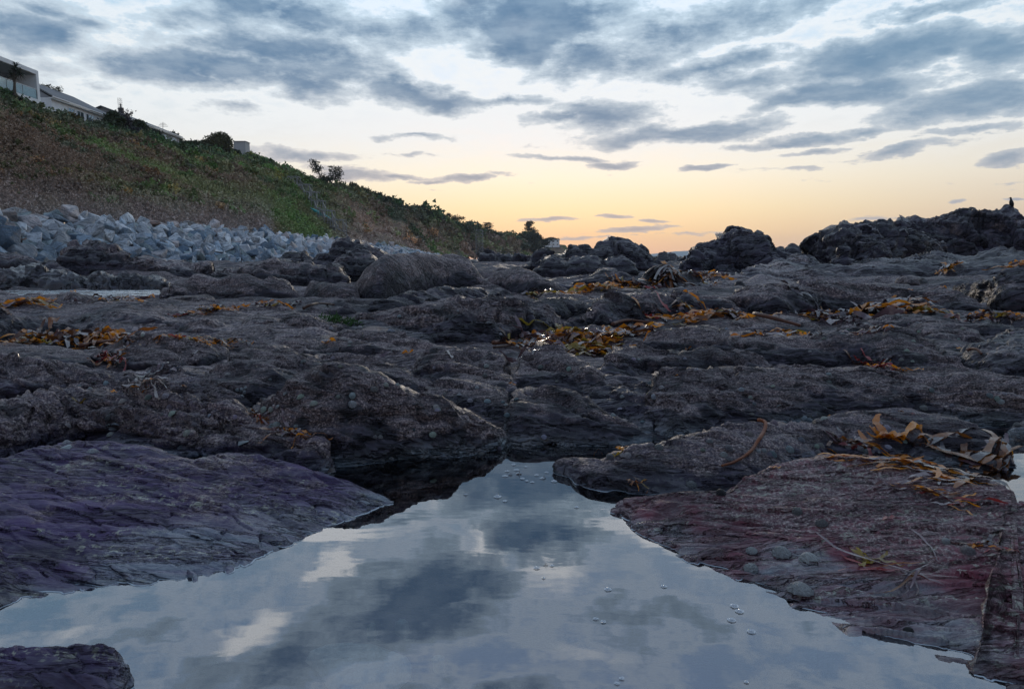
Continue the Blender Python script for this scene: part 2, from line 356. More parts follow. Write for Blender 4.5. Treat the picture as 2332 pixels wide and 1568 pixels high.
def grid_normals(G):
    a = np.gradient(G, axis=0); b = np.gradient(G, axis=1); n = np.cross(b, a); n /= (np.linalg.norm(n, axis=2, keepdims=True) + 1e-9); return n
def grid_faces(r, c):
    i = np.arange(r*c).reshape(r, c); return np.stack([i[:-1, :-1], i[:-1, 1:], i[1:, 1:], i[1:, :-1]], -1).reshape(-1, 4)
CS, SN = math.cos(STRIKE), math.sin(STRIKE)
def strike(P): return np.stack([P[:, 0]*CS + P[:, 1]*SN, -P[:, 0]*SN + P[:, 1]*CS, P[:, 2]], 1)
NV = [0]; GRID = {}
def ridge(label, crest, base, q=.5, rho=.65, Y=None, style='mound', mask=(.8, 0, 0, 0), mat=None, amp=1.0, back=1.0, step=2.7, name='rock_ridge', cat='rock', group=None, kind=None, smx=9, seed=None, under=0.0, lip=0.0, rt=None, taper=34):
    if style not in ('slab', 'flat'): q = q + (1-q)*.38
    cr, ba = pts(crest), pts(base); cr.sort()
    x0, x1 = cr[0][0], cr[-1][0]; nx = max(12, int((x1 - x0)/step)); xs = np.linspace(x0, x1, nx)
    yc = curve(cr, xs, smx if nx > 3*smx else 3); yb = curve(ba, xs, smx*2+1 if nx > 5*smx else 3); yb = np.maximum(yb, yc + .5)
    for e0, sg in ((x0, 1), (x1, -1)):
        if 5 < e0 < 2327 and taper:
            wv = np.clip(sg*(xs - e0)/max(10, min(taper, (x1-x0)*.16)), 0, 1); yc = yb - (yb - yc)*(1 - (1-wv)**2)**.5
    if Y is None: Yb = smooth1(np.array([Ybase(x, y) for x, y in zip(xs, yb)]), min(31, nx//3*2+1))
    elif isinstance(Y, (list, tuple)): Yb = np.interp(xs, [p[0] for p in Y], [p[1] for p in Y])
    else: Yb = np.full(nx, float(Y))
    dU = lambda y: (CP + SP*(784-y)/FPX, -SP + CP*(784-y)/FPX)
    cy, cz = dU(yc); Sc = -cz/cy; by, bz = dU(yb); Sb = -bz/by
    dY = (1-q)*Yb*(Sb-Sc)/np.maximum(Sc, .12); Yc = Yb + dY
    zb = H - Yb*Sb; zc = H - Yc*Sc; hm = zc - zb
    rows = int(np.clip((yb-yc).max()/step*1.15, 8, 190)); nb = max(8, rows//5)
    U = (xs - 1166)/FPX
    Ym = float(Yb.mean()); L = .09*Ym**.85
    R = []
    for s in np.linspace(1, 0, 4, endpoint=False):               # skirt under the foot
        if style == 'slab' and rho < .35: R.append((Yb - .45*dY*s, zb - (.45*np.abs(hm) + .12*L)*s))
        else: R.append((Yb - (.10 - under)*dY*s - .02*L*s, zb - (.35*L + .25*np.abs(hm))*s))
    for t in np.linspace(0, 1, rows):
        a = t*math.pi/2; fy = rho*(1-math.cos(a)) + (1-rho)*t; fz = rho*math.sin(a) + (1-rho)*t
        bulge = under*math.sin(math.pi*min(1, t*1.6))
        R.append((Yb + dY*(fy) - bulge*dY*.6, zb + hm*fz + lip*(1-math.exp(-t*22))*(1-t)))
    bl = back*(dY*.9 + np.abs(hm)*2.2 + .5*L)
    for t in np.linspace(0, 1, nb+1)[1:]:
        a = t*math.pi/2; yy = bl*math.sin(a)*.9 + bl*.1*t; R.append((Yc + yy, zc - yy*np.maximum(Sc, 0)*1.04 - (np.abs(hm)*.9 + .30*L)*(1-math.cos(a))))
    G = np.zeros((len(R), nx, 3))
    # column direction: sideways position follows the line of sight at the foot and crest
    for i, (yy, z) in enumerate(R):
        f = by if i < 4 else None
        tt = np.clip((yy - Yb)/np.maximum(dY, 1e-6), 0, 1); cc = by + (cy - by)*tt
        G[i, :, 0] = U*yy/cc; G[i, :, 1] = yy; G[i, :, 2] = z
    P = G.reshape(-1, 3); Nn = grid_normals(G).reshape(-1, 3); Nn[Nn[:, 2] < -.2] *= 1
    sd = seed if seed is not None else int(abs(x0)*7 + abs(yc[0])*3) % 997
    Q = strike(P)
    vrow = np.repeat(np.arange(len(R)), nx)
    if style == 'mound':
        kf = 1.0 if Ym < 2.9 else .62
        d = .11*L*fbm(P/(L*2.4), 2, sd) + kf*(.085*L*fbm(P/(L*.8), 3, sd+5) + .026*L*fbm(P/(L*.33), 3, sd+6))
        st = fbm(Q/np.array([L*3.2, L*.42, L*.36]), 3, 40, ridged=True); d += .12*L*st
        cr_ = fbm(Q/np.array([L*4.5, L*.62, L*.55]) + .35*fbm(P/(L*1.1), 2, 9)[:, None], 2, 90, ridged=True); d -= .26*L*np.clip(cr_ - .58, 0, 1)*2.2
        pit = fbm(P/(L*.5), 3, sd+12); d -= .06*L*np.clip(pit - .25, 0, 1)*2
        d += .018*L*fbm(P/(L*.13), 3, sd+3) + .036*L*(facets(Q/np.array([L*.9, L*.3, L*.25]), sd) - .35)
    elif style == 'slab':
        d = .07*L*fbm(P/(L*3), 3, sd) + .03*L*fbm(P/(L*.6), 3, sd+5)
        st = fbm(Q/np.array([L*6, L*.38, L*.30]), 4, 40, ridged=True); d += .045*L*st; d += .05*L*(facets(Q/np.array([L*2.4, L*.30, L*.25]), sd) - .35)
        cr_ = fbm(Q/np.array([L*5, L*.8, L*.7]), 2, 91, ridged=True); d -= .10*L*np.clip(cr_ - .68, 0, 1)*2.2
        d += .010*L*fbm(P/(L*.10), 3, sd+3)
    elif style == 'crag':
        w = P + .5*L*np.stack([fbm(P/(L*1.3), 2, sd+k_) for k_ in (1, 2, 3)], 1)
        a1 = fbm(w/np.array([L*2.0, L*1.2, L*.9]), 4, sd, gain=.55, ridged=True); b1 = fbm(w/(L*.8), 4, sd+7, gain=.55)
        fac = np.floor(fbm(w/(L*1.5), 2, sd+11)*5)/5
        f1 = facets(P/np.array([L*.95, L*.95, L*.65]) + .25*fbm(P/L, 2, sd)[:, None], sd); f2 = facets(P/np.array([L*.34, L*.34, L*.22]), sd+9)
        d = .12*L*a1 + .12*L*np.abs(b1)*1.6 + .34*L*(f1 - .4) + .13*L*(f2 - .3) + .05*L*fbm(P/(L*.14), 3, sd+3, ridged=True)
    elif style == 'fold':
        w = P[:, 2] + .12*L*fbm(P/(L*1.8), 2, sd) + .10*P[:, 0]
        d = .22*L*fbm(P/(L*1.7), 3, sd) + .10*L*np.abs(np.sin(w/(L*.20)*math.pi)) + .12*L*fbm(P/np.array([L*.25, L*.25, L*1.0]), 3, sd+7, ridged=True) + .06*L*fbm(P/(L*.2), 3, sd+3) + .12*L*(facets(P/np.array([L*.5, L*.5, L*.35]), sd) - .4)
    elif style == 'flat':
        d = .10*L*fbm(P/(L*2.2), 3, sd) + .05*L*fbm(Q/np.array([L*2.5, L*.5, L*.5]), 3, 44, ridged=True) + .02*L*fbm(P/(L*.2), 3, sd+3)
    elif style == 'boulder':
        d = .10*L*fbm(P/(L*1.6), 3, sd) + .03*L*fbm(P/(L*.35), 3, sd+5) + .010*L*fbm(P/(L*.1), 2, sd+3)
    d = d*amp
    P = P + Nn*d[:, None]
    GRID[label] = P.reshape(len(R), nx, 3)
    r_, g_, b_, a_ = mask
    cols = np.zeros((len(P), 4)); nz = fbm(P/(L*1.4), 2, 77)
    low = np.clip((.055 + .03*nz - P[:, 2])/.045, 0, 1) if Ym < 3.2 else 0
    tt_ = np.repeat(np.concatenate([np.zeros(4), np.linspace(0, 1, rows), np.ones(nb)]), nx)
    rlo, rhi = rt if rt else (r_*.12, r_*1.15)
    zone = np.clip((tt_ + .35*fbm(P/(L*2.2), 3, 78) - .12)/.45, 0, 1)  # barnacle zonation; the bare dark foot also paints shade on the fronts
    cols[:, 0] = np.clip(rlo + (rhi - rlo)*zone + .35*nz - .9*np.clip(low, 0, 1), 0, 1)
    cols[:, 1] = np.clip(g_ + (g_ > 0)*.3*nz + low*.9, 0, 1)
    cols[:, 2] = np.clip(b_ + (.25*nz if b_ > 0 else 0), 0, 1); cols[:, 3] = a_
    if mat is None: mat = MROCK if Ym < 4.2 else (MROCKM if Ym < 11 else MROCKF)
    k = np.argmin(np.abs(P[:, 1] - Ym)); org = (float(P[:, 0].mean()), Ym, float(zb.mean()))
    o = mesh_arrays(name, P, grid_faces(len(R), nx), mat, True, cols, org)
    NV[0] += len(P)
    if kind: tag(o, kind=kind)
    else: tag(o, label, cat, group)
    return o

# ------------------------------------------------------------------ the shelf under everything
def build_ground():
    Ys = np.concatenate([np.linspace(.25, 2.3, 60), np.exp(np.linspace(math.log(2.33), math.log(60), 300))]); nx = 420
    sx = np.linspace(-1, 1, nx); G = np.zeros((len(Ys), nx, 3))
    for i, Y in enumerate(Ys):
        G[i, :, 0] = sx*(Y*1.0 + 1.2); G[i, :, 1] = Y; G[i, :, 2] = zg(Y)
    P = G.reshape(-1, 3); L = .09*np.maximum(P[:, 1], 1.2)**.85
    nearw = np.clip((P[:, 1] - 2.2)/.5, .15, 1)
    d = np.zeros(len(P)); Q = strike(P)
    for w, am, s in ((1.9, .20, 3), (.55, .16, 5), (6.5, .34, 8)):
        # fixed world wavelengths, each fading in where it suits the distance
        for lam in (.35, .9, 2.2):
            wt = np.exp(-((np.log(L*w) - math.log(lam))**2)/.6); d += wt*am*lam/w*fbm(Q/np.array([lam*1.8, lam*.8, lam]), 3, s)
    dn_ = fbm(Q/np.array([.5, .16, .2]), 3, 61, ridged=True)*.030 + fbm(P/.18, 3, 62)*.022; far_ = np.clip((P[:, 1] - 4)/6, 0, 1); dn_ = dn_*(1-far_) + far_*(fbm(Q/np.array([1.4, .45, .5]), 3, 63, ridged=True)*.07 + fbm(P/.4, 3, 64)*.05)
    P[:, 2] += (d + dn_)*nearw - .02
    cols = np.zeros((len(P), 4)); nz = fbm(P/.4, 3, 5); dd = fbm(P/2.5, 2, 6)
    cols[:, 0] = np.clip(.8 + .4*nz, 0, 1)*np.clip((P[:, 1]-2.3)/.5, 0, 1); cols[:, 1] = np.clip(-.1 + .4*dd, 0, 1); cols[:, 2] = np.where(P[:, 1] < 2.3, .8, np.clip(.1 + .3*dd, 0, 1))
    o = mesh_arrays('ground', P, grid_faces(len(Ys), nx), MROCKM, True, cols); tag(o, kind='structure'); return o
build_ground()

# ------------------------------------------------------------------ far rocks against the sky
W_ = (.25, .15, .1, 0)
ridge('low dark reef far off between the skyline outcrops', 'D 1010,592 1080,590 1110,584 1160,586 1200,590 1240,588 1330,592 1480,592 1500,590 1530,587 1560,590 1620,594 1760,600 1850,604', 'D 1010,612 1850,616', Y=34, style='crag', mask=W_, amp=.8, name='far_reef', q=.6)
ridge('long craggy outcrop where the black bird perches', 'b 1180,420 1300,380 1370,368 1440,330 1540,330 1600,355 1650,335 1700,300 1800,280 1900,282 1940,295 2000,268 2080,262 2150,258 2200,252 2270,265 2285,300 2310,330 2340,325 2420,350 2500,330 2700,400 3000,560', 'b 1180,600 1500,610 1900,600 2300,560 3000,620', Y=27, style='crag', mask=W_, amp=.75, name='rock_outcrop', cat='rock outcrop', q=.7, smx=5)
ridge('broad domed outcrop beside the one with the bird', 'b 545,590 570,560 620,490 700,450 760,384 860,380 940,374 1040,352 1100,360 1180,345 1240,340 1300,380 1370,400 1450,420 1600,500 1750,590', 'b 545,610 700,680 850,745 1060,690 1300,640 1500,600 1750,610', Y=[(1830, 20), (1920, 17), (2100, 20), (2180, 23)], style='crag', mask=W_, amp=.75, name='rock_outcrop', cat='rock outcrop', q=.6, smx=5)
ridge('squat outcrop with square block on its shoulder', 'a 1670,640 1685,560 1695,520 1730,480 1765,466 1800,472 1850,455 1885,440 1940,405 1985,358 2040,346 2120,350 2140,386 2200,383 2260,398 2290,480 2330,530 2400,560 2480,600 2560,680', 'a 1670,650 1900,665 2100,668 2332,640 2560,690', Y=16.5, style='crag', mask=W_, amp=.62, name='rock_outcrop', cat='rock outcrop', q=.6, smx=5)
ridge('small pointed rock standing in the gap', 'b 290,610 320,560 345,545 368,548 385,585 405,560 440,513 480,540 510,585 560,640', 'b 290,660 560,680', Y=19, style='crag', mask=W_, amp=.35, name='rock_outcrop', cat='rock outcrop', smx=3, q=.7)
ridge('ribbed rocks at the foot of the square-block outcrop', 'b 180,720 300,660 400,640 430,605 520,598 600,640 700,690 760,740', 'b 180,760 500,775 760,770', style='fold', Y=14, mask=W_, amp=.5, name='rock_outcrop', cat='rock outcrop')
ridge('humped layered outcrop below the sunset glow', 'a 540,640 570,575 620,535 700,512 760,520 880,492 905,500 960,488 1010,490 1080,452 1130,430 1200,426 1270,438 1330,462 1400,492 1460,545 1500,600 1560,655', 'a 540,650 800,665 1100,650 1300,650 1560,675', Y=17, style='crag', mask=W_, amp=.50, name='rock_outcrop', cat='rock outcrop', q=.6, smx=5)
ridge('ribbed ledge on the near face of the humped outcrop', 'a 590,650 640,600 680,560 730,545 780,572 820,620 840,590 860,556 940,558 1000,550 1050,580 1095,620 1120,570 1160,552 1220,548 1290,572 1330,640', 'a 590,665 900,668 1330,660', Y=14.5, style='fold', mask=W_, amp=.5, name='rock_outcrop', cat='rock outcrop', q=.6, smx=5)
# left middle distance
K_ = (.55, .1, 0, 0)
ridge('dark layered stack in front of the boulder bank', 'd 580,300 590,250 600,170 640,85 700,62 760,80 800,55 900,45 980,52 1020,92 1120,105 1180,155 1200,205 1290,215 1400,185 1460,195 1495,235 1560,285 1640,340', 'd 580,320 800,372 1100,360 1640,365', Y=12.5, style='fold', mask=K_, amp=.75, name='rock_stack', q=.7, smx=5)
ridge('brown layered ledge under the largest grey boulders', 'd -400,110 -200,130 0,145 60,165 120,165 180,185 300,215 400,245 480,235 560,265 620,330', 'd -400,330 0,330 620,350', Y=12, style='fold', mask=K_, amp=.6, q=.6)
ridge('rubble of small dark rocks at the foot of the boulder bank', 'd 1100,270 1200,255 1400,285 1600,245 1750,245 1900,255 2000,285 2150,290 2332,295 e 150,270 300,290', 'd 1100,370 1700,390 2332,400 e 300,390', Y=12.5, style='crag', mask=K_, amp=.5)
ridge('highest dark crag before the boulder bank', 'e 620,250 640,220 660,182 740,158 815,150 830,65 900,22 960,12 1000,18 1030,70 1060,20 1085,22 1115,62 1200,90 1300,122 1330,155 1400,240 1440,300', 'e 620,290 900,310 1440,320', Y=13.5, style='fold', mask=K_, amp=.6, q=.7, smx=5, name='rock_stack')
ridge('rounded crag below the highest dark crag', 'e 780,280 830,250 880,200 980,155 1060,135 1150,142 1200,172 1250,250 1270,300', 'e 780,320 1270,330', Y=11.5, style='fold', mask=K_, amp=.6, q=.6)
ridge('low flat-topped crag against the pale boulders', 'e 280,270 300,235 340,182 420,162 520,166 600,202 650,255', 'e 280,300 650,300', Y=13.8, style='fold', mask=K_, amp=.5, q=.6)
ridge('hollowed ridge with a smooth grey inner face', 'e -100,340 0,325 60,290 150,272 280,262 400,245 520,252 600,247 700,272 800,260 870,282 925,335 965,405', 'e -100,410 300,410 600,430 965,420', Y=9.6, style='fold', mask=K_, amp=.6, q=.6)
ridge('grey wavy ledge behind the rippled channel', 'd -400,340 -150,320 0,345 100,322 200,316 300,310 380,322 460,346 540,340 640,372 760,392 850,422 920,445', 'd -400,480 0,480 300,462 640,470 920,458', Y=9.2, style='fold', mask=(.25,.5,0,0), amp=.7, q=.6)
ridge('low broken ledge ending at the rippled channel', 'd 840,420 880,372 950,370 1050,392 1120,402 1180,376 1260,400 1400,372 1500,370 1600,400', 'd 840,450 1100,460 1600,475', Y=9.2, style='fold', mask=(.3,.4,0,0), amp=.7, q=.6)
ridge('long dark humped ridge left of the great boulder', 'd 1510,540 1530,465 1600,450 1680,422 1760,402 1860,362 1920,342 2000,372 2080,412 2140,400 2160,372 2250,360 2332,350 e 60,380 130,402 190,402 230,366 300,396 340,380 400,412 460,462 500,530 545,565', 'd 1510,590 1900,560 2332,585 e 300,575 545,580', style='mound', mask=(.8,0,0,0), q=.75, amp=.6)
ridge('low shoulder joining the great boulder', 'e 525,560 560,472 590,412 650,395 700,420 800,430 950,428 1020,440 1100,480', 'e 525,570 800,612 1100,605', style='boulder', mask=(.85,0,0,0), q=.75)
ridge('great smooth dark boulder in the middle of the shelf', 'e 980,530 1000,455 1040,402 1080,352 1130,292 1200,232 1270,182 1330,152 1450,148 1520,156 1600,146 1700,160 1800,155 1900,142 1980,142 2080,158 2140,196 2172,250 2195,312 2240,370 2300,412 2400,440 2500,500', 'e 980,570 1250,610 1500,575 1900,520 2300,515 2500,520', style='boulder', mask=(.9,0,0,0), q=.78, name='great_boulder', cat='boulder')
ridge('long tapering boulder right of the great boulder', 'g -90,360 0,330 100,310 180,282 240,262 320,290 400,322 500,372 600,422 700,462 780,492 830,530', 'g -90,500 100,525 500,545 830,540', style='boulder', mask=(.9,0,0,0), q=.75, name='long_boulder', cat='boulder')
ridge('rough shelf at the foot of the great boulder', 'e 1100,640 1280,600 1400,530 1520,500 1620,500 1700,510 1850,480 2000,480 2200,480 2332,495 g 100,500 200,545', 'e 1100,680 1500,690 1900,620 2332,580 g 200,580', style='mound', mask=(.4,.2,.1,0), amp=.8)
ridge('stepped hump behind the boulder with kelp', 'g 560,420 740,470 800,422 880,400 960,372 1000,322 1060,305 1160,312 1300,362 1340,400 1440,440', 'g 560,480 1440,490', style='mound', mask=(.4,.2,.1,0), amp=.8)
ridge('round boulder draped with kelp', 'g 1370,430 1385,412 1400,372 1450,322 1540,276 1620,256 1680,262 1740,300 1790,340 1850,330 1920,322 1970,342 2015,430', 'g 1370,445 1700,470 2015,450', style='boulder', mask=(.85,0,0,0), q=.75, name='kelp_boulder', cat='boulder', amp=.8)
WF = (.45, .30, .15, 0)
ridge(None, 'h -300,330 -100,330 40,300 130,266 300,252 400,224 480,240 600,256 850,272 900,270 1060,222 1200,196 1500,152 1640,112 1750,150 1850,150 1980,112 2100,92 2200,92 2400,130 2700,150', 'h -300,385 40,372 800,362 1600,355 2700,390', style='flat', amp=2.6, mask=WF, q=.35, name='bedrock_flat', kind='structure')
ridge('small black boulder alone on the wet flat', 'h -40,395 -20,360 0,346 40,345 75,385', 'h -40,405 75,405', style='boulder', mask=(.8,0,0,0), q=.8, name='small_boulder', cat='boulder')
ridge('long low black boulder on the wet flat', 'h 365,352 440,312 520,300 600,310 660,350', 'h 365,362 660,362', style='boulder', mask=(.8,0,0,0), q=.8, name='small_boulder', cat='boulder')
ridge('twin black boulders near the middle of the wet flat', 'h 750,335 790,300 870,298 920,325 960,308 1010,310 1045,345', 'h 750,345 1045,352', style='boulder', mask=(.8,0,0,0), q=.8, name='small_boulder', cat='boulder')
ridge('reddish low boulder behind the black lumpy one', 'h 1085,330 1160,300 1230,276 1330,272 1410,310', 'h 1085,342 1410,345', style='boulder', mask=(.8,0,.1,.5), q=.8, name='small_boulder', cat='boulder')
ridge('black lumpy boulder left of the leaning slab', 'h 1265,395 1300,342 1380,310 1480,330 1540,362 1565,405', 'h 1265,405 1400,418 1565,415', style='mound', amp=.6, mask=(.7,0,0,0), q=.8, name='small_boulder', cat='boulder')
ridge('leaning slab-like boulder with a square end', 'h 1530,385 1640,330 1720,282 1850,202 1960,190 2050,150 2110,124 2160,148 2200,222 2240,285', 'h 1530,392 1720,350 1980,335 2240,300', style='boulder', mask=(.85,0,0,0), q=.8, name='leaning_boulder', cat='boulder', smx=5)
# rows of barnacled mounds, middle
ridge('low mound between kelp boulder and long boulder', 'g 780,510 880,462 1000,452 1080,440 1130,460 1200,500 1300,500 1450,520', 'g 780,560 1450,560', amp=.7)
ridge('narrow mound with kelp on its left end', 'g 420,590 460,560 540,522 620,530 760,542 860,562 950,600', 'g 420,610 950,622', amp=.6)
ridge('dark black rock mass at the shelf edge', 'h 1680,440 1800,410 1900,392 2000,380 2100,332 2200,302 2332,292 2700,270', 'h 1680,470 1900,520 2100,610 2332,625 2700,620', mask=(.35,.1,0,0), q=.7)
ridge('wide mound row right of the middle', 'h -80,420 0,412 100,402 230,372 330,382 420,392 500,376 700,370 830,392 1000,402 1200,402 1300,412 1450,440 1600,432 1720,440 1800,462 1900,522 2000,572 2110,610', 'h -80,620 100,642 400,642 700,605 1200,605 1500,612 1900,642 2110,630', q=.6)
ridge('big twin-topped mound in the middle', 'g 660,860 700,830 860,742 920,662 980,572 1060,532 1160,502 1260,505 1350,532 1450,530 1600,550 1750,502 1850,505 1960,532 2100,562 2220,622 2300,690 2400,760', 'g 660,880 1000,870 1300,825 1600,785 2000,740 2400,770', q=.65)
ridge('low ridge between the two middle mounds', 'g 340,700 370,640 400,602 500,582 640,562 760,572 900,602 960,640', 'g 340,720 700,710 960,670', amp=.6)
ridge('peaked mound by the dark gully', 'g -80,760 60,690 120,642 180,622 230,642 320,722 420,800 500,870', 'g -80,940 500,930', amp=.6, q=.65)
ridge('long hummocky mound below the great boulder', 'e 960,800 1030,722 1200,712 1280,690 1400,662 1500,652 1600,660 1750,642 1850,622 1920,582 2000,556 2080,556 2150,590 2190,602 2230,572 2332,570 g 100,592 180,572 240,566 330,592 460,640 600,700 720,820', 'e 960,880 1200,930 1500,965 1900,1010 2332,1000 g 400,935 720,880', q=.6)
# left rows
ridge('low mound at the rippled channel edge', 'd -400,470 -100,485 0,500 60,512 130,552 210,605', 'd -400,620 210,622', amp=.7)
ridge('dark flat mound in front of the rippled channel', 'd 190,595 260,545 400,522 500,532 580,570 700,600', 'd 190,625 700,640', amp=.7)
ridge('mound with a curled dry kelp blade on top', 'd 470,700 520,602 600,552 680,522 740,542 800,572 900,602 1000,602 1100,622 1220,612 1350,622 1450,612 1540,642 1640,702 1800,810', 'd 470,770 800,820 1300,830 1800,860', q=.35)
ridge('plain mound under the long dark ridge', 'd 1540,640 1570,572 1700,552 1850,548 1980,572 2060,612 2130,670', 'd 1540,660 1800,700 2130,670', q=.5)
ridge('rough dark mound left of the green weed', 'e -60,670 0,664 80,680 200,642 260,620 330,642 420,692 540,722 640,752', 'e -60,760 640,765', amp=.8)
ridge('low dark mound with curved kelp stalk', 'e 400,720 560,690 700,660 860,610 900,606 980,640 1050,690', 'e 400,770 1050,740', amp=.7)
ridge('long steep-faced dark mound row left of the middle', 'd -400,690 0,702 150,742 300,772 420,752 600,812 700,752 800,742 950,762 1040,742 1120,742 1250,752 1400,752 1500,782 1650,842 1720,862 1800,822 1870,792 2000,790 2100,832 2200,882 2332,902 e 100,920 200,960 350,1005', 'd -400,990 0,975 200,935 340,925 640,905 1000,895 1300,905 1700,925 2000,970 2150,945 2332,950 e 350,1010', mask=(.5,.1,0,0), q=.65, name='rock_ridge')
ridge('broad dark mound with green weed in its hollow', 'e -80,830 0,790 100,752 300,800 330,832 400,772 500,752 620,762 700,782 800,802 880,842 970,880', 'e -80,950 360,1005 500,1000 720,972 970,900', amp=.8)
ridge('low apron right of the green weed', 'e 900,860 980,802 1030,770 1200,780 1400,832 1600,902 1800,960', 'e 900,900 1300,960 1800,1030', amp=.7, mask=(.4,.4,.1,0), q=.4)
ridge('smooth lobe at the left end of the kelp-strewn dome', 'i 1680,150 1750,122 1820,72 2000,70 2150,80 2250,110 2332,132 2500,160', 'i 1680,200 2500,230', amp=.7)
ridge('smooth low mound in front of the kelp heap', 'i -400,110 0,142 150,150 350,160 500,172 620,192 760,235', 'i -400,260 0,290 760,300', amp=.6, q=.35)
ridge('rounded mound with knobbly crust behind the split slab', 'i 740,235 770,195 800,170 950,132 1180,82 1300,80 1480,66 1600,90 1750,112 1850,140', 'i 740,245 1000,300 1300,345 1600,300 1850,250', amp=.9)
# right rows, nearer
ridge('low row under the kelp line at right', 'h 780,760 860,722 950,722 1050,732 1180,642 1400,630 1560,640 1700,652 1850,692 1960,672 2050,665 2150,712 2332,762 2700,790', 'h 780,790 1600,800 2332,830 2700,880', q=.45)
ridge('flattish mound crossed by the long kelp stalk', 'h -120,700 0,672 200,636 400,640 560,682 700,722', 'h -120,800 700,800', q=.4, amp=.7)
ridge('long low mound right of the folded blade', 'h 1240,745 1350,712 1450,705 1600,720 1800,742 1900,772 2030,830', 'h 1240,760 1600,870 2030,880', amp=.7)
ridge('jumble of knobbly dark rock at the shelf edge', 'k 1750,230 1850,180 1950,150 2050,140 2150,70 2250,45 2332,40 2700,20', 'k 1750,260 2000,390 2332,430 2700,420', style='crag', amp=.35, mask=(.5,.3,0,0), q=.45)
ridge('long mound with shadowed limpet-dotted face', 'k -150,80 0,62 150,50 400,80 600,75 850,70 1000,90 1150,80 1200,22 1300,40 1400,70 1550,120 1700,200 1850,290 1980,380', 'k -150,240 240,285 500,285 700,285 1000,260 1350,350 1980,395', q=.55)
ridge('wide low mound right of the kelp heap', 'j 1050,180 1150,70 1250,40 1500,2 1700,22 1850,100 1950,70 2100,90 2250,140', 'j 1050,200 1250,230 1600,250 2250,300', q=.55)
ridge('narrow mound under the small folded kelp', 'j 630,440 720,262 800,192 900,182 1050,190 1200,232 1400,252 1600,242 1900,232 2050,242 2150,282 2250,350', 'j 630,480 900,480 1100,440 1400,410 1700,390 2250,370', q=.55)
ridge('very broad mound pitted with dark hollows', 'j 1060,560 1130,482 1150,422 1250,382 1400,402 1600,440 1750,425 1900,432 2100,420 2300,405 k 400,332 600,306 700,316 850,332 1050,332 1250,350 1500,346 1700,370 1900,372 2100,402 2332,442 2700,500', 'j 1060,900 1300,1060 1500,1010 1700,970 k 0,790 500,780 800,720 1300,700 1700,730 2000,770 2332,780 2700,790', q=.5, name='rock_mound')
ridge('hollow floor between peaked and broad mounds', 'j 560,560 700,482 800,480 900,490 1000,500 1150,560', 'j 560,700 1000,960 1150,960', mask=(.5,.1,.1,0), q=.25)
# kelp-strewn dome group left of centre
ridge('highest dome with two lone kelp blades', 'l -150,530 0,508 200,500 260,470 350,450 430,436 530,428 620,440 700,456 850,500 950,532 1150,570', 'l -150,600 0,620 400,640 850,660 1150,620', q=.4, name='rock_mound')
ridge('knobbly dome left of the gully', 'i 1640,420 1750,312 1850,242 2000,182 2150,156 2332,166 l 100,572 300,582 500,602 620,642 700,692 830,740 960,760', 'i 1640,520 1700,640 2000,700 l 0,900 400,800 960,860', q=.45, name='rock_mound')
ridge('split dome beside the gully', 'l 800,640 850,610 900,570 1000,546 1100,540 1200,552 1320,576 1420,612 1450,660', 'l 800,700 950,860 1200,880 1400,880 1450,860', q=.45, name='rock_mound')
ridge('low shoulder above the pool left of the gully', 'l 850,920 900,830 960,772 1100,716 1250,736 1380,802 1420,900', 'l 850,960 1420,1010', q=.45, name='rock_mound')
ridge('great sloping mound ending at the pool edge', 'D 480,1000 520,960 600,922 640,890 680,862 720,845 760,838 805,845 855,868 905,888 960,897 1013,914 1067,943 1121,975 1172,1002', 'D 480,1040 640,1050 760,1066 860,1056 1000,1045 1100,1032 1172,1012', q=.78, name='rock_mound')
ridge('rounded upper half of the mound right of the gully', 'l 1425,700 1440,650 1465,608 1520,560 1620,530 1720,545 1800,592 1900,652 1980,712 2050,800', 'l 1425,820 1700,850 2050,860', q=.5, name='rock_mound')
ridge('steep mound rising straight from the dark pool corner', 'l 1385,900 1410,842 1450,812 1600,800 1700,792 1800,802 1900,852 2000,922 2100,972 2200,1032 2310,1115', 'l 1385,1120 1500,1166 1700,1168 2000,1162 2310,1135', q=.5, name='rock_mound')
# left foreground
ridge('cracked slab with two limpets in its split', 'i -400,230 0,240 100,246 200,260 350,280 500,312 700,342 830,382 900,432 1000,480 1060,520', 'i -400,560 0,570 300,575 400,545 800,530 1060,535', q=.7, rho=.8, style='slab', amp=3.0, mask=(.85,0,.2,0), name='rock_slab')
ridge('wedge-shaped angled block behind the strewn shells', 'i 900,420 1000,380 1150,360 1290,342 1350,312 1420,302 1500,332 1600,362 1700,402 1800,472 1950,600 2100,700', 'i 900,480 1280,470 1600,610 2100,740', style='slab', amp=2.4, mask=(.6,.1,.2,0), q=.7)
ridge('long split slab over the black gap', 'i -400,660 0,642 100,622 200,602 350,562 450,542 600,532 800,542 950,512 1050,492 1200,500 1350,532 1500,582 1600,606 1750,622 1900,682 2050,742 2180,800 2332,900 2500,980 2650,1060', 'i -400,1090 0,1090 300,1010 700,950 1000,1000 1300,1060 1500,1090 1700,1050 2000,1070 2332,1140 2650,1190', q=.82, rho=.95, style='slab', amp=3.2, mask=(.85,0,.25,0), under=.35, name='rock_slab')
ridge('broad violet slab sloping into the pool', 'D -400,1130 -100,1070 0,1046 60,1030 100,1018 180,1008 260,1010 340,1022 400,1040 440,1048 500,1032 560,1032 640,1045 700,1065 760,1085 820,1108 895,1140', 'D -400,1520 0,1388 60,1368 150,1343 300,1330 400,1322 500,1300 600,1262 660,1238 720,1212 780,1192 840,1168 895,1142', q=.42, rho=.25, style='slab', amp=1.1, lip=.0, rt=(.05,.35), mask=(.12,.05,1,0), name='violet_slab', cat='rock slab', step=2.4, smx=13)
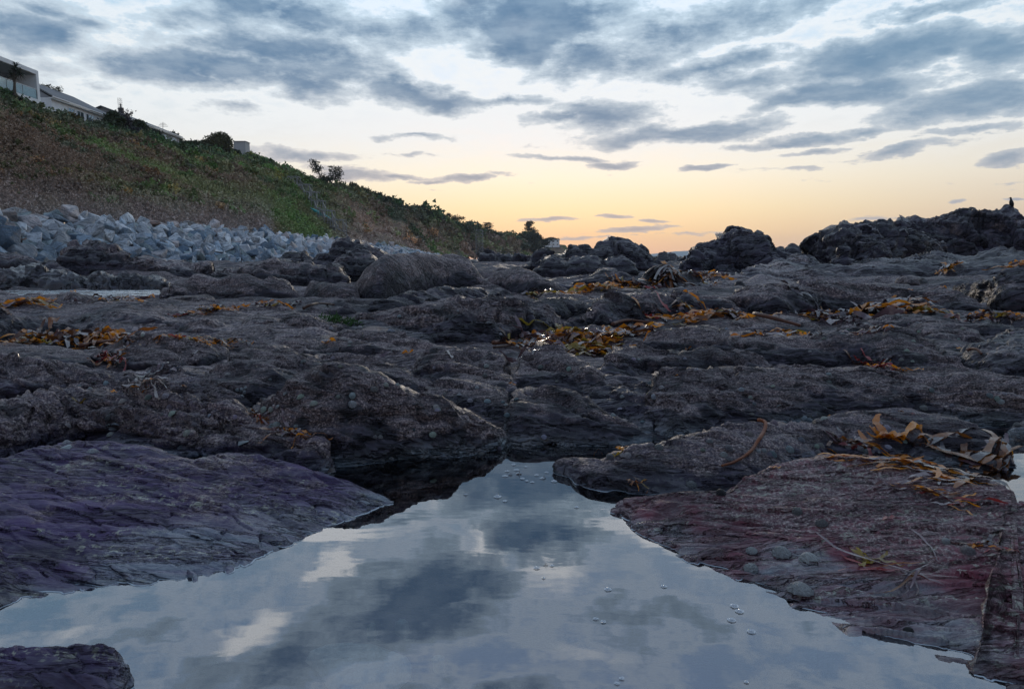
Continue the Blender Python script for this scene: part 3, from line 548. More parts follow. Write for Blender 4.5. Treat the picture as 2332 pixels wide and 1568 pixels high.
ridge('small violet rock breaking the pool surface', 'D -300,1500 -150,1482 0,1476 40,1474 80,1469 120,1468 160,1467 200,1468 230,1472 260,1482 285,1498 298,1520 304,1545', 'D -300,1640 0,1640 250,1610 290,1580 304,1550', q=.5, rho=.5, style='slab', amp=1.2, mask=(.1,.1,1,0), name='violet_rock', cat='rock', step=2.4, smx=5)
# right foreground
ridge('smooth arched mound with the bent kelp stalk', 'j 240,1290 500,1240 700,1225 950,1140 1150,1120 1300,1080 1500,1042 1600,1012 1750,942 1900,918 2100,922 2332,930 k 300,790 500,772 700,732 850,702 1000,682 1200,670 1400,676 1500,690 1620,702 1750,722 1850,772 2000,852 2150,902 2220,962 2245,1030', 'D 1270,1066 1310,1100 1360,1118 1440,1125 1700,1120 1800,1100 1900,1070 2100,1070 2260,1075 2308,1060', q=.4, rho=.55, mask=(.85,.05,.25,0), name='rock_mound', amp=.7)
ridge('black rock at the far corner of the side pool', 'k 2180,900 2250,840 2332,800 2500,770 2700,760', 'k 2180,905 2332,870 2700,880', q=.6, mask=(.4,.3,0,0))
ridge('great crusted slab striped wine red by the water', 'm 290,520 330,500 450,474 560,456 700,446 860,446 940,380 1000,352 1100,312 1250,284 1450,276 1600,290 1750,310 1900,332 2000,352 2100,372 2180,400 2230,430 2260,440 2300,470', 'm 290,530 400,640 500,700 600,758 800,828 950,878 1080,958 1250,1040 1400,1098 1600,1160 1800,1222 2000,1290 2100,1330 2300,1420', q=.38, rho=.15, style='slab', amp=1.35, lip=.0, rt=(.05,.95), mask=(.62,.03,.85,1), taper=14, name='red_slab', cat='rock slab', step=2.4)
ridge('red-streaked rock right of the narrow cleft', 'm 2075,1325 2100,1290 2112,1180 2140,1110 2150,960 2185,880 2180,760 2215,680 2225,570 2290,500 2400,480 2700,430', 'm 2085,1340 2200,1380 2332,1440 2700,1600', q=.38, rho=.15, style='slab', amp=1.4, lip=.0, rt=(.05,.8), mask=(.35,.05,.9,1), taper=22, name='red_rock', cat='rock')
print('ridge verts', NV[0])

# ------------------------------------------------------------------ water of the pool and the rippled channel
def water_mat(name, f0=2.1, tint=(.84,.89,.90), rough=.0, bump=0.0, bs=20):
    M = MatB(name); gl = M.N.new('ShaderNodeBsdfGlossy'); gl.inputs['Color'].default_value = (.93,.95,1,1); gl.inputs['Roughness'].default_value = rough
    tr = M.N.new('ShaderNodeBsdfTransparent'); tr.inputs['Color'].default_value = (*tint, 1)
    fr = M.N.new('ShaderNodeFresnel'); fr.inputs['IOR'].default_value = f0
    mx = M.N.new('ShaderNodeMixShader'); M.L.new(M.math('MULTIPLY_ADD', fr.outputs[0], 1.0, 0.0), mx.inputs[0]); M.L.new(tr.outputs[0], mx.inputs[1]); M.L.new(gl.outputs[0], mx.inputs[2]); M.L.new(mx.outputs[0], M.out.inputs[0])
    if bump:
        P = M.map(M.geo.outputs['Position'], (1, 2.2, 1), (0, 0, .3))
        n = M.bump(M.noise(P, bs, 3, .5), bump); M.L.new(n, gl.inputs['Normal']); M.L.new(n, fr.inputs['Normal'])
    return M.m
wm = water_mat('pool_water', 2.6, bump=.0006, bs=3)
V = []; xs = np.linspace(-3.2, 3.6, 30); ys = np.linspace(.2, 2.55, 12)
G = np.stack(np.meshgrid(xs, ys), -1); P = np.concatenate([G.reshape(-1, 2), np.zeros((G[..., 0].size, 1))], 1)
tag(mesh_arrays('pool_water', P, grid_faces(12, 30), wm), kind='structure')
def patch_water(poly, z, name='puddle_water', mat=None, n=1):
    """flat sheet of standing water: picture outline dropped on level z"""
    pp = []
    for x, y in pts(poly):
        d = ray(x, y); s = (z - H)/d[2]; pp.append((d[0]*s, d[1]*s, z))
    o = obj_pydata(name, pp, [list(range(len(pp)))], mat or wm2); return tag(o, kind='structure')
wm2 = water_mat('puddle_water', 1.9, rough=.05, bump=.004, bs=9)
chan = water_mat('channel_water', 1.5, (.5,.5,.6), rough=.12, bump=.05, bs=3.0)
patch_water('d -300,500 120,500 300,470 700,470 900,440 1100,440 1500,470 1530,540 1300,560 900,560 560,550 300,540 -300,560', .245, 'channel_water', chan)
patch_water('d -300,1010 0,1010 100,1000 300,990 400,930 0,960 -300,960', .135)
patch_water('h 450,330 600,300 900,285 800,310', .34)

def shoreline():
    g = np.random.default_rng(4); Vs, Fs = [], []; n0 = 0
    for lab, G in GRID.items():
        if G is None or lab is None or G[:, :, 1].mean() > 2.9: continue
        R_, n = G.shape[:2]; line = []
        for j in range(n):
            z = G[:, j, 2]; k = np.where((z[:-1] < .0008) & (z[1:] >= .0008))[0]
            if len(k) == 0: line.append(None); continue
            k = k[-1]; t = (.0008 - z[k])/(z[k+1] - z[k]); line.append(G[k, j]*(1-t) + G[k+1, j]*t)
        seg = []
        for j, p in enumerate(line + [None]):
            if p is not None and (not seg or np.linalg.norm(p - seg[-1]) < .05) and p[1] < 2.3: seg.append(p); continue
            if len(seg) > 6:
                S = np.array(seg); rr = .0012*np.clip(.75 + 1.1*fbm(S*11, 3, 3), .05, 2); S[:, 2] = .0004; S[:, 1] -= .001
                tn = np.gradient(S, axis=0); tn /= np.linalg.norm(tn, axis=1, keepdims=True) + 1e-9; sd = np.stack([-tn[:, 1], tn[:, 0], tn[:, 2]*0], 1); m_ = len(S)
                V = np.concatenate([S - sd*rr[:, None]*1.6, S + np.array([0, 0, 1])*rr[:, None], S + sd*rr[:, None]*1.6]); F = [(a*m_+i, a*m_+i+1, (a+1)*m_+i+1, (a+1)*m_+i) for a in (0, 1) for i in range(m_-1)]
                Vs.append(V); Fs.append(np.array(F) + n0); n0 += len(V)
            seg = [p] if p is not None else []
    M = MatB('edge_glint_paint'); M.bsdf(Base_Color=(.26, .31, .36), Roughness=.2, Specular_IOR_Level=1.0)  # pale colour paints the sky highlight along the meniscus
    o = mesh_arrays('edge_glint', np.concatenate(Vs), np.concatenate(Fs), M.m); tag(o, kind='structure')
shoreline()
# ------------------------------------------------------------------ sea, far beach, distant hills
def sheet(name, x0, x1, y0, y1, z, mat, nx=2, ny=2, kind='structure'):
    G = np.stack(np.meshgrid(np.linspace(x0, x1, nx), np.linspace(y0, y1, ny)), -1)
    P = np.concatenate([G.reshape(-1, 2), np.full((nx*ny, 1), z)], 1); return tag(mesh_arrays(name, P, grid_faces(ny, nx), mat), kind=kind)
Msea = MatB('sea_water'); b_ = Msea.bsdf(Base_Color=(.05, .07, .09), Roughness=.25, Specular_IOR_Level=.6)
Msea.L.new(Msea.bump(Msea.noise(Msea.geo.outputs['Position'], .35, 4), .35), b_.inputs['Normal'])
sheet('sea', -200, 2600, 110, 3000, -.45, Msea.m)
sheet('beach', -90, 260, 55, 640, -.10, simple('beach_shingle', (.09, .08, .08), .8, scale=.5))
def hill(name, sil, Y, mat, base_y=592, depth=500):
    P = []; p = pts(sil); xs = np.linspace(p[0][0], p[-1][0], 90); ys = np.interp(xs, [q[0] for q in p], [q[1] for q in p]) + .5*fbm(np.stack([xs/9, xs*0, xs*0], 1), 3, 4)
    rows = []
    for t in np.linspace(0, 1, 8):
        rows.append([at(x, base_y + (y - base_y)*math.sin(t*math.pi/2), Y + depth*t) for x, y in zip(xs, ys)])
    rows.append([r + np.array([0, depth, -r[2]-20]) for r in rows[-1]])
    tag(mesh_arrays(name, np.array(rows).reshape(-1, 3), grid_faces(9, 90), mat), kind='structure')
mh = simple('hill_haze_tint', (.30, .36, .38), .9, scale=.01)  # pale blue-grey puts distance haze into the hill colour
hill('distant_hill', 'D 1380,588 1470,580 1500,576 1540,572 1570,571 1620,570 1700,574 1760,580 1800,586', 2300, mh, depth=200)
hill('distant_hill', 'D 1740,582 1770,575 1800,571 1815,574 1830,570 1842,568 1860,572 1900,582 1960,588', 2550, mh, depth=200)

# ------------------------------------------------------------------ the cliff
CREST = [(-700,-60,50),(-300,110,62),(0,218,72),(60,240,78),(100,254,84),(180,276,92),(240,294,98),(300,308,106),(340,318,112),(410,336,124),(480,350,150),(545,358,170),(600,368,182),(650,388,190),(710,414,202),(760,428,212),(830,448,235),(900,471,262),(960,483,290),
         (1000,498,315),(1060,517,355),(1110,530,395),(1170,542,440),(1215,548,480),(1238,566,520)]
FOOT = [(-700,400,17),(-300,455,24),(0,492,33),(400,524,47),(600,539,59),(800,556,90),(900,568,130),(960,578,190),(1020,583,250),(1110,586,330),(1180,587,400),(1238,588,470)]
def interp3(T, xs):
    T = np.array(T, float); return [np.interp(xs, T[:, 0], T[:, i]) for i in (1, 2)]
CX = np.arange(-690, 1238.1, 3.0); NR = 130
cy_, cY = interp3(CREST, CX); fy_, fY = interp3(FOOT, CX)
A_ = np.array([at(x, y, Y) for x, y, Y in zip(CX, cy_, cY)]); F_ = np.array([at(x, y, Y) for x, y, Y in zip(CX, fy_, fY)])
T_ = np.linspace(0, 1, NR)
def vegcol(px, t, P):
    """albedo of the slope at picture column px and height share t; P world points"""
    n1 = fbm(P/9.0, 3, 21); n2 = fbm(P/2.6, 3, 22); n3 = fbm(P/22.0, 2, 23)
    brown = np.array([.105, .072, .050]); dull = np.array([.095, .100, .045]); bright = np.array([.075, .125, .035]); dark = np.array([.030, .046, .026]); dry = np.array([.155, .125, .115]); earth = np.array([.215, .150, .115])
    c = np.tile(brown, (len(P), 1))
    def over(col, w):
        nonlocal c; w = np.clip(w, 0, 1)[:, None]; c = c*(1-w) + col*w
    S = lambda v, a, b: np.clip((v - a)/(b - a), 0, 1)
    over(dull, S(n1 + .4*n2, -.12, .30)*.9); over(bright, S(n3 + .6*n1, .25, .6)*.8*(px < 560))
    over(dark, S(t, .70, .92)*(px < 560)*.85); over(dark, S(n2 - n1, .35, .75)*.7)
    over(dry, S(-t, -.20, -.02)*(px < 620)*.8)
    g = S(px, 470 + 130*(1-t), 560 + 130*(1-t))*(1 - S(px, 690 + 60*(1-t), 760 + 90*(1-t)))
    over(bright, g*(.55 + .45*n1)); over(dark, g*S(n2, .0, .4)*.8)
    rr = S(px, 740, 830); over(earth, rr*S(.75 - t + .3*n1, 0, .3)*.85); over(dull, rr*S(n1, .0, .4)*.7); over(dry, rr*S(.35 - t, 0, .3)*(1 - S(px, 900, 980))*.7)
    over(dark, rr*S(t, .72, .95)*.9); over(dark, rr*S(n2 + n3, .25, .6)*.8); over(bright, S(px, 900, 950)*S(.3 - t, 0, .2)*S(n1, 0, .3)*.7)
    return c*(1 + .35*n2[:, None])
def build_cliff():
    n = len(CX); G = np.zeros((NR + 8, n, 3)); steep = np.clip((CX - 780)/150, 0, 1)
    for i, t in enumerate(T_):
        # left: even slope with a lip; right: scree foot then a steep eroded face
        h = t; a = np.where(t < .35, t/.35*.45, .45 + (t-.35)/.65*.55); th = (1-steep)*t + steep*a
        hz = th[:, None]; G[i, :, :2] = F_[:, :2]*(1-hz) + A_[:, :2]*hz
        zt = (1-steep)*(t**.92) + steep*(np.where(t < .35, t*.6, .21 + (t-.35)/.65*.79)); G[i, :, 2] = F_[:, 2]*(1-zt) + A_[:, 2]*zt
    out = A_[:, :2] - F_[:, :2]; out /= np.linalg.norm(out, axis=1, keepdims=True)
    for j in range(8):
        G[NR + j, :, :2] = A_[:, :2] + out*(j+1)**1.6*1.6; G[NR + j, :, 2] = A_[:, 2] - .1*(j+1)
    P = G.reshape(-1, 3); N = grid_normals(G).reshape(-1, 3)
    t = np.repeat(np.concatenate([T_, np.ones(8)]), n); px = np.tile(CX, NR + 8); st = np.tile(steep, NR + 8)
    w = np.sin(np.clip(t, 0, 1)*math.pi)**.5
    sc = np.clip(P[:, 1]/80, .5, 3.5)
    Pn = P/sc[:, None]
    d = .9*fbm(Pn/7, 3, 31)*w + .75*np.abs(fbm(Pn/2.4, 3, 32))*(w*.7+.3) + .30*fbm(Pn/.8, 3, 33)
    # gullies running down the face
    ax = np.stack([px/34 + .8*fbm(Pn/5, 2, 36), t*1.2, st*0], 1); d += (-.9*np.clip(fbm(ax, 3, 35, ridged=True), -.2, 1) + .3)*(.35 + 1.0*st)*w
    P = P + N*(d*sc*.8)[:, None]*np.where(N[:, 2:3] < 0, -1, 1)
    cols = np.ones((len(P), 4)); cols[:, :3] = vegcol(px, t, P)*1.2
    M = MatB('cliff_ground'); r = M.attr(); nz = M.noise(M.geo.outputs['Position'], 1.5, 6, .65)
    c = M.mix(1.0, M.attn.outputs['Color'], M.ramp(nz, [(.25, (.45,.45,.45)), (.7, (1.3,1.25,1.2))]), 'MULTIPLY')
    b = M.bsdf(Base_Color=c, Roughness=.95, Specular_IOR_Level=.1); M.L.new(M.bump(nz, .5), b.inputs['Normal'])
    tag(mesh_arrays('hillside', P, grid_faces(NR + 8, n), M.m, True, cols), kind='structure')
    return P.reshape(NR + 8, n, 3), N.reshape(NR + 8, n, 3)
CG, CN = build_cliff()
def cliff_pt(px, t):
    """point on the slope under picture column px at height share t"""
    i = int(np.clip(t, 0, 1.05)*(NR-1)); j = int(np.clip((px - CX[0])/3.0, 0, len(CX)-1)); return CG[min(i, NR+7), j]
def leaf_fan(Cn, size, up=(0, 0, 1), k=5, wid=.35, spread=1.0, seed=1):
    """k narrow triangles springing from each centre; Cn (n,3), size (n,)"""
    g = np.random.default_rng(seed); n = len(Cn); V = np.zeros((n, k, 3, 3)); up = np.asarray(up, float)
    for q in range(k):
        d = g.normal(size=(n, 3))*spread + up; d /= np.linalg.norm(d, axis=1, keepdims=True)
        s = np.cross(d, g.normal(size=(n, 3))); s /= np.linalg.norm(s, axis=1, keepdims=True) + 1e-9
        ln = size*g.uniform(.6, 1.25, n); o = Cn + g.normal(size=(n, 3))*size[:, None]*.35
        V[:, q, 0] = o - s*(ln*wid)[:, None]; V[:, q, 1] = o + s*(ln*wid)[:, None]; V[:, q, 2] = o + d*ln[:, None]
    return V.reshape(-1, 3), np.arange(n*k*3).reshape(-1, 3)
def leaf_mat(name, attr=False, col=(.05, .07, .03), trans=.25):
    M = MatB(name)
    if attr: M.attr(); c = M.attn.outputs['Color']
    else:
        n = M.noise(M.geo.outputs['Position'], .9, 3); n2 = M.N.new('ShaderNodeNewGeometry').outputs['Random Per Island']
        c = M.mix(n2, tuple(v*.55 for v in col), tuple(v*1.5 for v in col))
    b = M.bsdf(Base_Color=c, Roughness=.7, Specular_IOR_Level=.25); return M.m
MVEG = leaf_mat('undergrowth_leaves', True)
def build_cover():
    g = np.random.default_rng(3); n = 105000
    px = g.uniform(-160, 1236, n); t = g.uniform(0.0, 1.04, n)
    j = np.clip(((px - CX[0])/3.0).astype(int), 0, len(CX)-1); i = np.clip((t*(NR-1)).astype(int), 0, NR+5)
    P = CG[i, j] + g.normal(size=(n, 3))*.25; den = fbm(P/4, 3, 51)
    bare = (px > 790) & (t < .80) & (den < .22)
    keep = ~bare | (g.uniform(size=n) < .10); P, px, t, den = P[keep], px[keep], t[keep], den[keep]; n = len(P)
    size = P[:, 1]*g.uniform(.0014, .0032, n)*(1 + .5*den); size *= np.where(t > .93, 1.15, 1)
    V, F = leaf_fan(P, size, k=5, seed=4, spread=1.3, wid=.5)
    c = vegcol(px, t, P)*g.uniform(.9, 1.1, (n, 1))*2.9; cols = np.ones((len(V), 4)); cols[:, :3] = np.repeat(c, 15, axis=0)
    tag(mesh_arrays('undergrowth', V, F, MVEG, False, cols), kind='stuff')
build_cover()
def build_clumps():
    """thousands of low bramble and gorse clumps nobody could count"""
    g = np.random.default_rng(13); n = 1900; px = g.uniform(-120, 1230, n); t = g.uniform(.06, 1.0, n)**.9
    j = np.clip(((px - CX[0])/3.0).astype(int), 0, len(CX)-1); i = np.clip((t*(NR-1)).astype(int), 0, NR+5); P = CG[i, j]; f = fbm(P/7, 2, 61)
    keep = (f > -.12) & ~((px > 800) & (t < .6) & (f < .2)); P, px, t, f = P[keep], px[keep], t[keep], f[keep]; n = len(P); k = 26
    rad = P[:, 1]*g.uniform(.0035, .010, n)*(1 + f); d = g.normal(size=(n, k, 3)); d[..., 2] = np.abs(d[..., 2])*.75; d /= np.linalg.norm(d, axis=2, keepdims=True)
    Q = P[:, None] + d*rad[:, None, None]*g.uniform(.6, 1.05, (n, k, 1)); c = vegcol(px, t, P)*g.uniform(.55, 1.2, (n, 1))*2.5; tint = g.uniform(size=(n, 1)); c = np.where(tint > .62, c*[.7, 1.05, .65], np.where(tint < .12, c*[1.5, 1.2, .8], c)); c = np.repeat(c, k, axis=0)*g.uniform(.88, 1.14, (n*k, 1))
    V, F = leaf_fan(Q.reshape(-1, 3), np.repeat(rad*.34, k), up=(0, 0, .4), k=4, wid=.5, seed=14); cols = np.ones((len(V), 4)); cols[:, :3] = np.repeat(c, 12, axis=0)
    tag(mesh_arrays('bramble_undergrowth', V, F, MVEG, False, cols), kind='stuff')
build_clumps()

# ------------------------------------------------------------------ granite boulder bank
import bmesh
def hull_mesh(name, seed, bevel=.05, dims=(1, .8, .65)):
    g = np.random.default_rng(seed); bm = bmesh.new(); n = g.integers(9, 14)
    for _ in range(n):
        p = g.uniform(-1, 1, 3); m_ = np.max(np.abs(p)); p = p/m_*g.uniform(.8, 1.0); p[:2] = [p[0] + .25*p[2]*g.uniform(-1, 1), p[1]]
        bm.verts.new(p*np.array(dims)*.56)
    bmesh.ops.convex_hull(bm, input=bm.verts[:]); 
    for v in [v for v in bm.verts if not v.link_faces]: bm.verts.remove(v)
    bmesh.ops.dissolve_limit(bm, angle_limit=.20, verts=bm.verts[:], edges=bm.edges[:])
    if bevel: bmesh.ops.bevel(bm, geom=bm.edges[:], offset=bevel*.5, segments=1, affect='EDGES', profile=.6, clamp_overlap=True)
    me = bpy.data.meshes.new(name); bmesh.ops.triangulate(bm, faces=bm.faces[:]); bm.to_mesh(me); bm.free(); return me
MB_ = MatB('granite'); oi = MB_.N.new('ShaderNodeObjectInfo'); Po = MB_.tc.outputs['Object']
rv = MB_.N.new('ShaderNodeVectorMath'); rv.operation = 'SCALE'; MB_.L.new(Po, rv.inputs[0]); rv.inputs['Scale'].default_value = 1.0
ofs = MB_.N.new('ShaderNodeVectorMath'); ofs.operation = 'ADD'; MB_.L.new(Po, ofs.inputs[0]); cxyz = MB_.N.new('ShaderNodeCombineXYZ'); MB_.L.new(MB_.math('MULTIPLY', oi.outputs['Random'], 40.0), cxyz.inputs[0]); MB_.L.new(cxyz.outputs[0], ofs.inputs[1]); Pq = ofs.outputs[0]
n_a = MB_.noise(Pq, 2.0, 5, .6); n_b = MB_.noise(MB_.map(Pq, (2, 2, 9), (.5, .3, 0)), 1.6, 5, .65); n_c = MB_.noise(Pq, 28, 4, .7)
cb = MB_.mix(1.0, oi.outputs['Color'], MB_.ramp(n_a, [(.3, (.45,.50,.56)), (.7, (1.15,1.12,1.10))]), 'MULTIPLY')
cb = MB_.mix(MB_.sm(n_b, .50, .62, 0, .7), cb, (.14, .16, .18)); cb = MB_.mix(MB_.math('MULTIPLY', MB_.sm(n_c, .5, .7), .25), cb, (.6, .6, .58))
bb = MB_.bsdf(Base_Color=cb, Roughness=.72, Specular_IOR_Level=.35); MB_.L.new(MB_.bump(n_c, .05, 1.0, MB_.bump(n_a, .14, .8, MB_.bump(n_b, .22))), bb.inputs['Normal'])
MGR = MB_.m
BV = []
for s in range(16):
    me = hull_mesh('granite_boulder', 100 + s, .06, [(1, .8, .65), (1.15, .7, .55), (.9, .85, .8), (1.3, .6, .6)][s % 4]); me.materials.append(MGR); BV.append(me)
SHAPE = ['blocky', 'flat', 'chunky', 'long']
TINTS = [('pale grey', (.52, .53, .54)), ('blue-grey', (.33, .40, .46)), ('pinkish grey', (.46, .40, .38)), ('whitish', (.62, .64, .65)), ('dark slate-blue', (.13, .19, .25)), ('rusty brown', (.30, .19, .15)), ('greenish grey', (.30, .36, .36)), ('mid grey', (.40, .41, .43))]
BTOP = [(-300,450,24.5),(0,484,33),(200,502,39),(400,518,47),(600,533,59),(700,542,72),(800,552,90),(900,563,130),(960,574,190),(1000,580,240)]
def build_bank():
    g = np.random.default_rng(11); T = np.array(BTOP, float); xs = np.linspace(-300, 1000, 2600)
    A = np.array([at(x, np.interp(x, T[:, 0], T[:, 1]) + 5, np.interp(x, T[:, 0], T[:, 2])) for x in xs])
    seg = np.r_[0, np.cumsum(np.linalg.norm(np.diff(A[:, :2], axis=0), axis=1))]; total = seg[-1]
    def P(s, v):   # v metres down the slope
        a = np.array([np.interp(s, seg, A[:, i]) for i in range(3)]); L_ = 6.4; f = v/L_
        return a + np.array([5.6*f, -1.6*f, 0]) + np.array([0, 0, -(a[2] - .25)*f])
    rows = []; nS = int(total/1.5)
    Gm = np.array([[P(s, v) - np.array([0, 0, .75]) for s in np.linspace(0, total, nS)] for v in (-1.5, 0, 2, 4, 6.4, 8)])
    tag(mesh_arrays('bank_core', Gm.reshape(-1, 3), grid_faces(6, nS), simple('bank_rubble', (.06, .06, .065), .9, scale=2, bump=.1)), kind='structure')
    items = []; v = -.2
    while v < 7.2:
        s = g.uniform(0, .8)
        while s < total:
            p = P(s, v + g.uniform(-.3, .3)); sz = g.uniform(.60, 1.28) if g.uniform() < .8 else g.uniform(.4, .7)
            if p[1] > 110: sz *= 1.25
            items.append((p + np.array([0, 0, g.uniform(-.15, .28)*sz]), sz, v)); s += sz*g.uniform(.70, .98)
        v += g.uniform(.50, .68)
    def pxof(p):
        q = p - np.array([0, 0, H]); dep = q[1]*CP - q[2]*SP; return 1166 + FPX*q[0]/dep, 784 - FPX*(q[1]*SP + q[2]*CP)/dep
    vis = [it for it in items if -70 < pxof(it[0])[0] < 1000]; vis.sort(key=lambda it: -it[1]/it[0][1])
    keep, rest = vis[:300], vis[300:]; order = sorted(range(300), key=lambda i: (keep[i][0][1]))
    land = [(150, 'below the balcony house'), (330, 'below the long bungalow'), (520, 'below the grass slope'), (800, 'near the stairs'), (2000, 'at its far end')]
    for i in order:
        p, sz, v = keep[i]; k = int(g.integers(0, 16)); low = np.clip(v/6.5, 0, 1)
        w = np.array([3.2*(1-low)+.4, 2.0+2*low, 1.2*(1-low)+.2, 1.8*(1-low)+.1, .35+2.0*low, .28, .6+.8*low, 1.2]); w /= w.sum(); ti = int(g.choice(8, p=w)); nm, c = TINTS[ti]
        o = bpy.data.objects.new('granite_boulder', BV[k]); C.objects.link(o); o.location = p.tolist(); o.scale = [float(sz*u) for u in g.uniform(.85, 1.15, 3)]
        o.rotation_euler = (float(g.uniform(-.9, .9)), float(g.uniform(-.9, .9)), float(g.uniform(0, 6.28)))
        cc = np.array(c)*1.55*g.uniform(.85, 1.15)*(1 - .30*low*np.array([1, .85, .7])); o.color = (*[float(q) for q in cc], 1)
        x = pxof(p)[0]; row = 'along the bank top' if v < 1.2 else ('high in the bank' if v < 2.8 else ('midway down the bank' if v < 4.6 else 'at the bank foot'))
        where = next(t for lim, t in land if x < lim); big = 'large' if sz > 1.15 else ('small' if sz < .75 else 'medium')
        if i < 40 and x > -20 : nxt = ['', ', tilted up', ', leaning flat'][i % 3]
        else: nxt = ''
        tag(o, f'{big} {nm} {SHAPE[k%4]} boulder, {row}, {where}', 'boulder', f'{big} {nm} {SHAPE[k%4]} boulders, {row}, {where}')
    # the far small ones in one mesh
    Vs, Fs, n0, cs = [], [], 0, []
    for p, sz, v in rest:
        me = BV[int(g.integers(0, 16))]; a = np.zeros(len(me.vertices)*3); me.vertices.foreach_get('co', a); a = a.reshape(-1, 3)*sz
        R = np.array(Euler(tuple(g.uniform(-2, 2, 3))).to_matrix()); a = a @ R.T + p; f = np.zeros(len(me.polygons)*3, dtype=np.int64); me.loops.foreach_get('vertex_index', f); f = f.reshape(-1, 3)
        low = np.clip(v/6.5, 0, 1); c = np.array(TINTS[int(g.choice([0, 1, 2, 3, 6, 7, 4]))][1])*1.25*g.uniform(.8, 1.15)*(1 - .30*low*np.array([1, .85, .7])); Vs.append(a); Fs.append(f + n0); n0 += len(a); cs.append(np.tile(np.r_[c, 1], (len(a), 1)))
    M = MatB('granite_far'); M.attr(); nz = M.noise(M.geo.outputs['Position'], 2.2, 5); c = M.mix(1.0, M.attn.outputs['Color'], M.ramp(nz, [(.3, (.65,.66,.7)), (.7, (1.2,1.15,1.1))]), 'MULTIPLY')
    b = M.bsdf(Base_Color=c, Roughness=.75); M.L.new(M.bump(nz, .1), b.inputs['Normal'])
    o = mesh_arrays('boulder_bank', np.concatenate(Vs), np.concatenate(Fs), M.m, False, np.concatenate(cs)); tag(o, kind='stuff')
    print('boulders', len(keep), len(rest))
build_bank()
# ------------------------------------------------------------------ small builders
def box(x0, x1, y0, y1, z0, z1):
    V = [(x, y, z) for z in (z0, z1) for y in (y0, y1) for x in (x0, x1)]
    return V, [(0,2,3,1), (4,5,7,6), (0,1,5,4), (2,6,7,3), (0,4,6,2), (1,3,7,5)]
def join(*parts):
    V, F = [], []
    for v, f in parts:
        n = len(V); V += [tuple(p) for p in v]; F += [tuple(i + n for i in q) for q in f]
    return V, F
def tube(path, rad, seg=6, cap=True):
    path = [np.asarray(p, float) for p in path]; n = len(path); rad = [rad]*n if np.isscalar(rad) else rad; V, F = [], []; ref = None
    for i in range(n):
        t = path[min(i+1, n-1)] - path[max(i-1, 0)]; t /= np.linalg.norm(t) + 1e-12
        if ref is None: ref = np.cross(t, (0, 0, 1.0)) if abs(t[2]) < .9 else np.cross(t, (1.0, 0, 0))
        a = ref - t*np.dot(ref, t); a /= np.linalg.norm(a) + 1e-12; ref = a; b = np.cross(t, a)
        for k in range(seg):
            w = 2*math.pi*k/seg; V.append(tuple(path[i] + rad[i]*(a*math.cos(w) + b*math.sin(w))))
    for i in range(n-1):
        for k in range(seg): F.append((i*seg+k, i*seg+(k+1)%seg, (i+1)*seg+(k+1)%seg, (i+1)*seg+k))
    if cap: F.append(tuple(range(seg))[::-1]); F.append(tuple((n-1)*seg + k for k in range(seg)))
    return V, F
def part(name, vf, mat, root, smooth=False):
    """mesh in world coordinates parented under root (an Empty or mesh object standing at its own location)"""
    off = np.zeros(3); r = root
    while r is not None: off = off + np.array(r.location); r = r.parent
    return obj_pydata(name, np.array(vf[0], float) - off, vf[1], mat, root, smooth)
WHITE = simple('white_render', (.82, .82, .82), .8, scale=1.5); GREYR = simple('roof_slate', (.12, .125, .135), .7, scale=3); FRAME = simple('white_frame', (.75, .75, .75), .5)
CLAD = simple('grey_cladding', (.30, .31, .33), .75, scale=2); SOFF = simple('timber_soffit', (.38, .36, .35), .7, scale=3); DARKM = simple('dark_metal', (.04, .04, .045), .5); CONC = simple('concrete', (.42, .42, .42), .85, scale=.6, bump=.03)
WOOD = simple('weathered_wood', (.28, .27, .26), .85, scale=3); PANE = MatB('window_glass'); PANE.bsdf(Base_Color=(.25, .32, .36), Roughness=.05, Specular_IOR_Level=1.0, Metallic=.7); PANE = PANE.m
def glass_mat():
    M = MatB('balustrade_glass'); g = M.N.new('ShaderNodeBsdfGlossy'); g.inputs['Roughness'].default_value = .05; t = M.N.new('ShaderNodeBsdfTransparent'); t.inputs['Color'].default_value = (.62, .80, .80, 1)
    x = M.N.new('ShaderNodeMixShader'); x.inputs[0].default_value = .30; M.L.new(t.outputs[0], x.inputs[1]); M.L.new(g.outputs[0], x.inputs[2]); M.L.new(x.outputs[0], M.out.inputs[0]); return M.m
BGLASS = glass_mat()
def windowx(root, x, y0, y1, z0, z1, fr=.09, bars=0, proud=.04):
    """window in a wall facing +X"""
    f = join(box(x, x+proud+.03, y0, y0+fr, z0, z1), box(x, x+proud+.03, y1-fr, y1, z0, z1), box(x, x+proud+.028, y0+fr, y1-fr, z0, z0+fr), box(x, x+proud+.028, y0+fr, y1-fr, z1-fr, z1),
             *[box(x, x+proud+.02, y0 + (y1-y0)*(k+1)/(bars+1) - fr*.4, y0 + (y1-y0)*(k+1)/(bars+1) + fr*.4, z0+fr, z1-fr) for k in range(bars)])
    w = part('window', f, FRAME, root); part('pane', box(x+.003, x+.02, y0+fr*.5, y1-fr*.5, z0+fr*.5, z1-fr*.5), PANE, w); return w

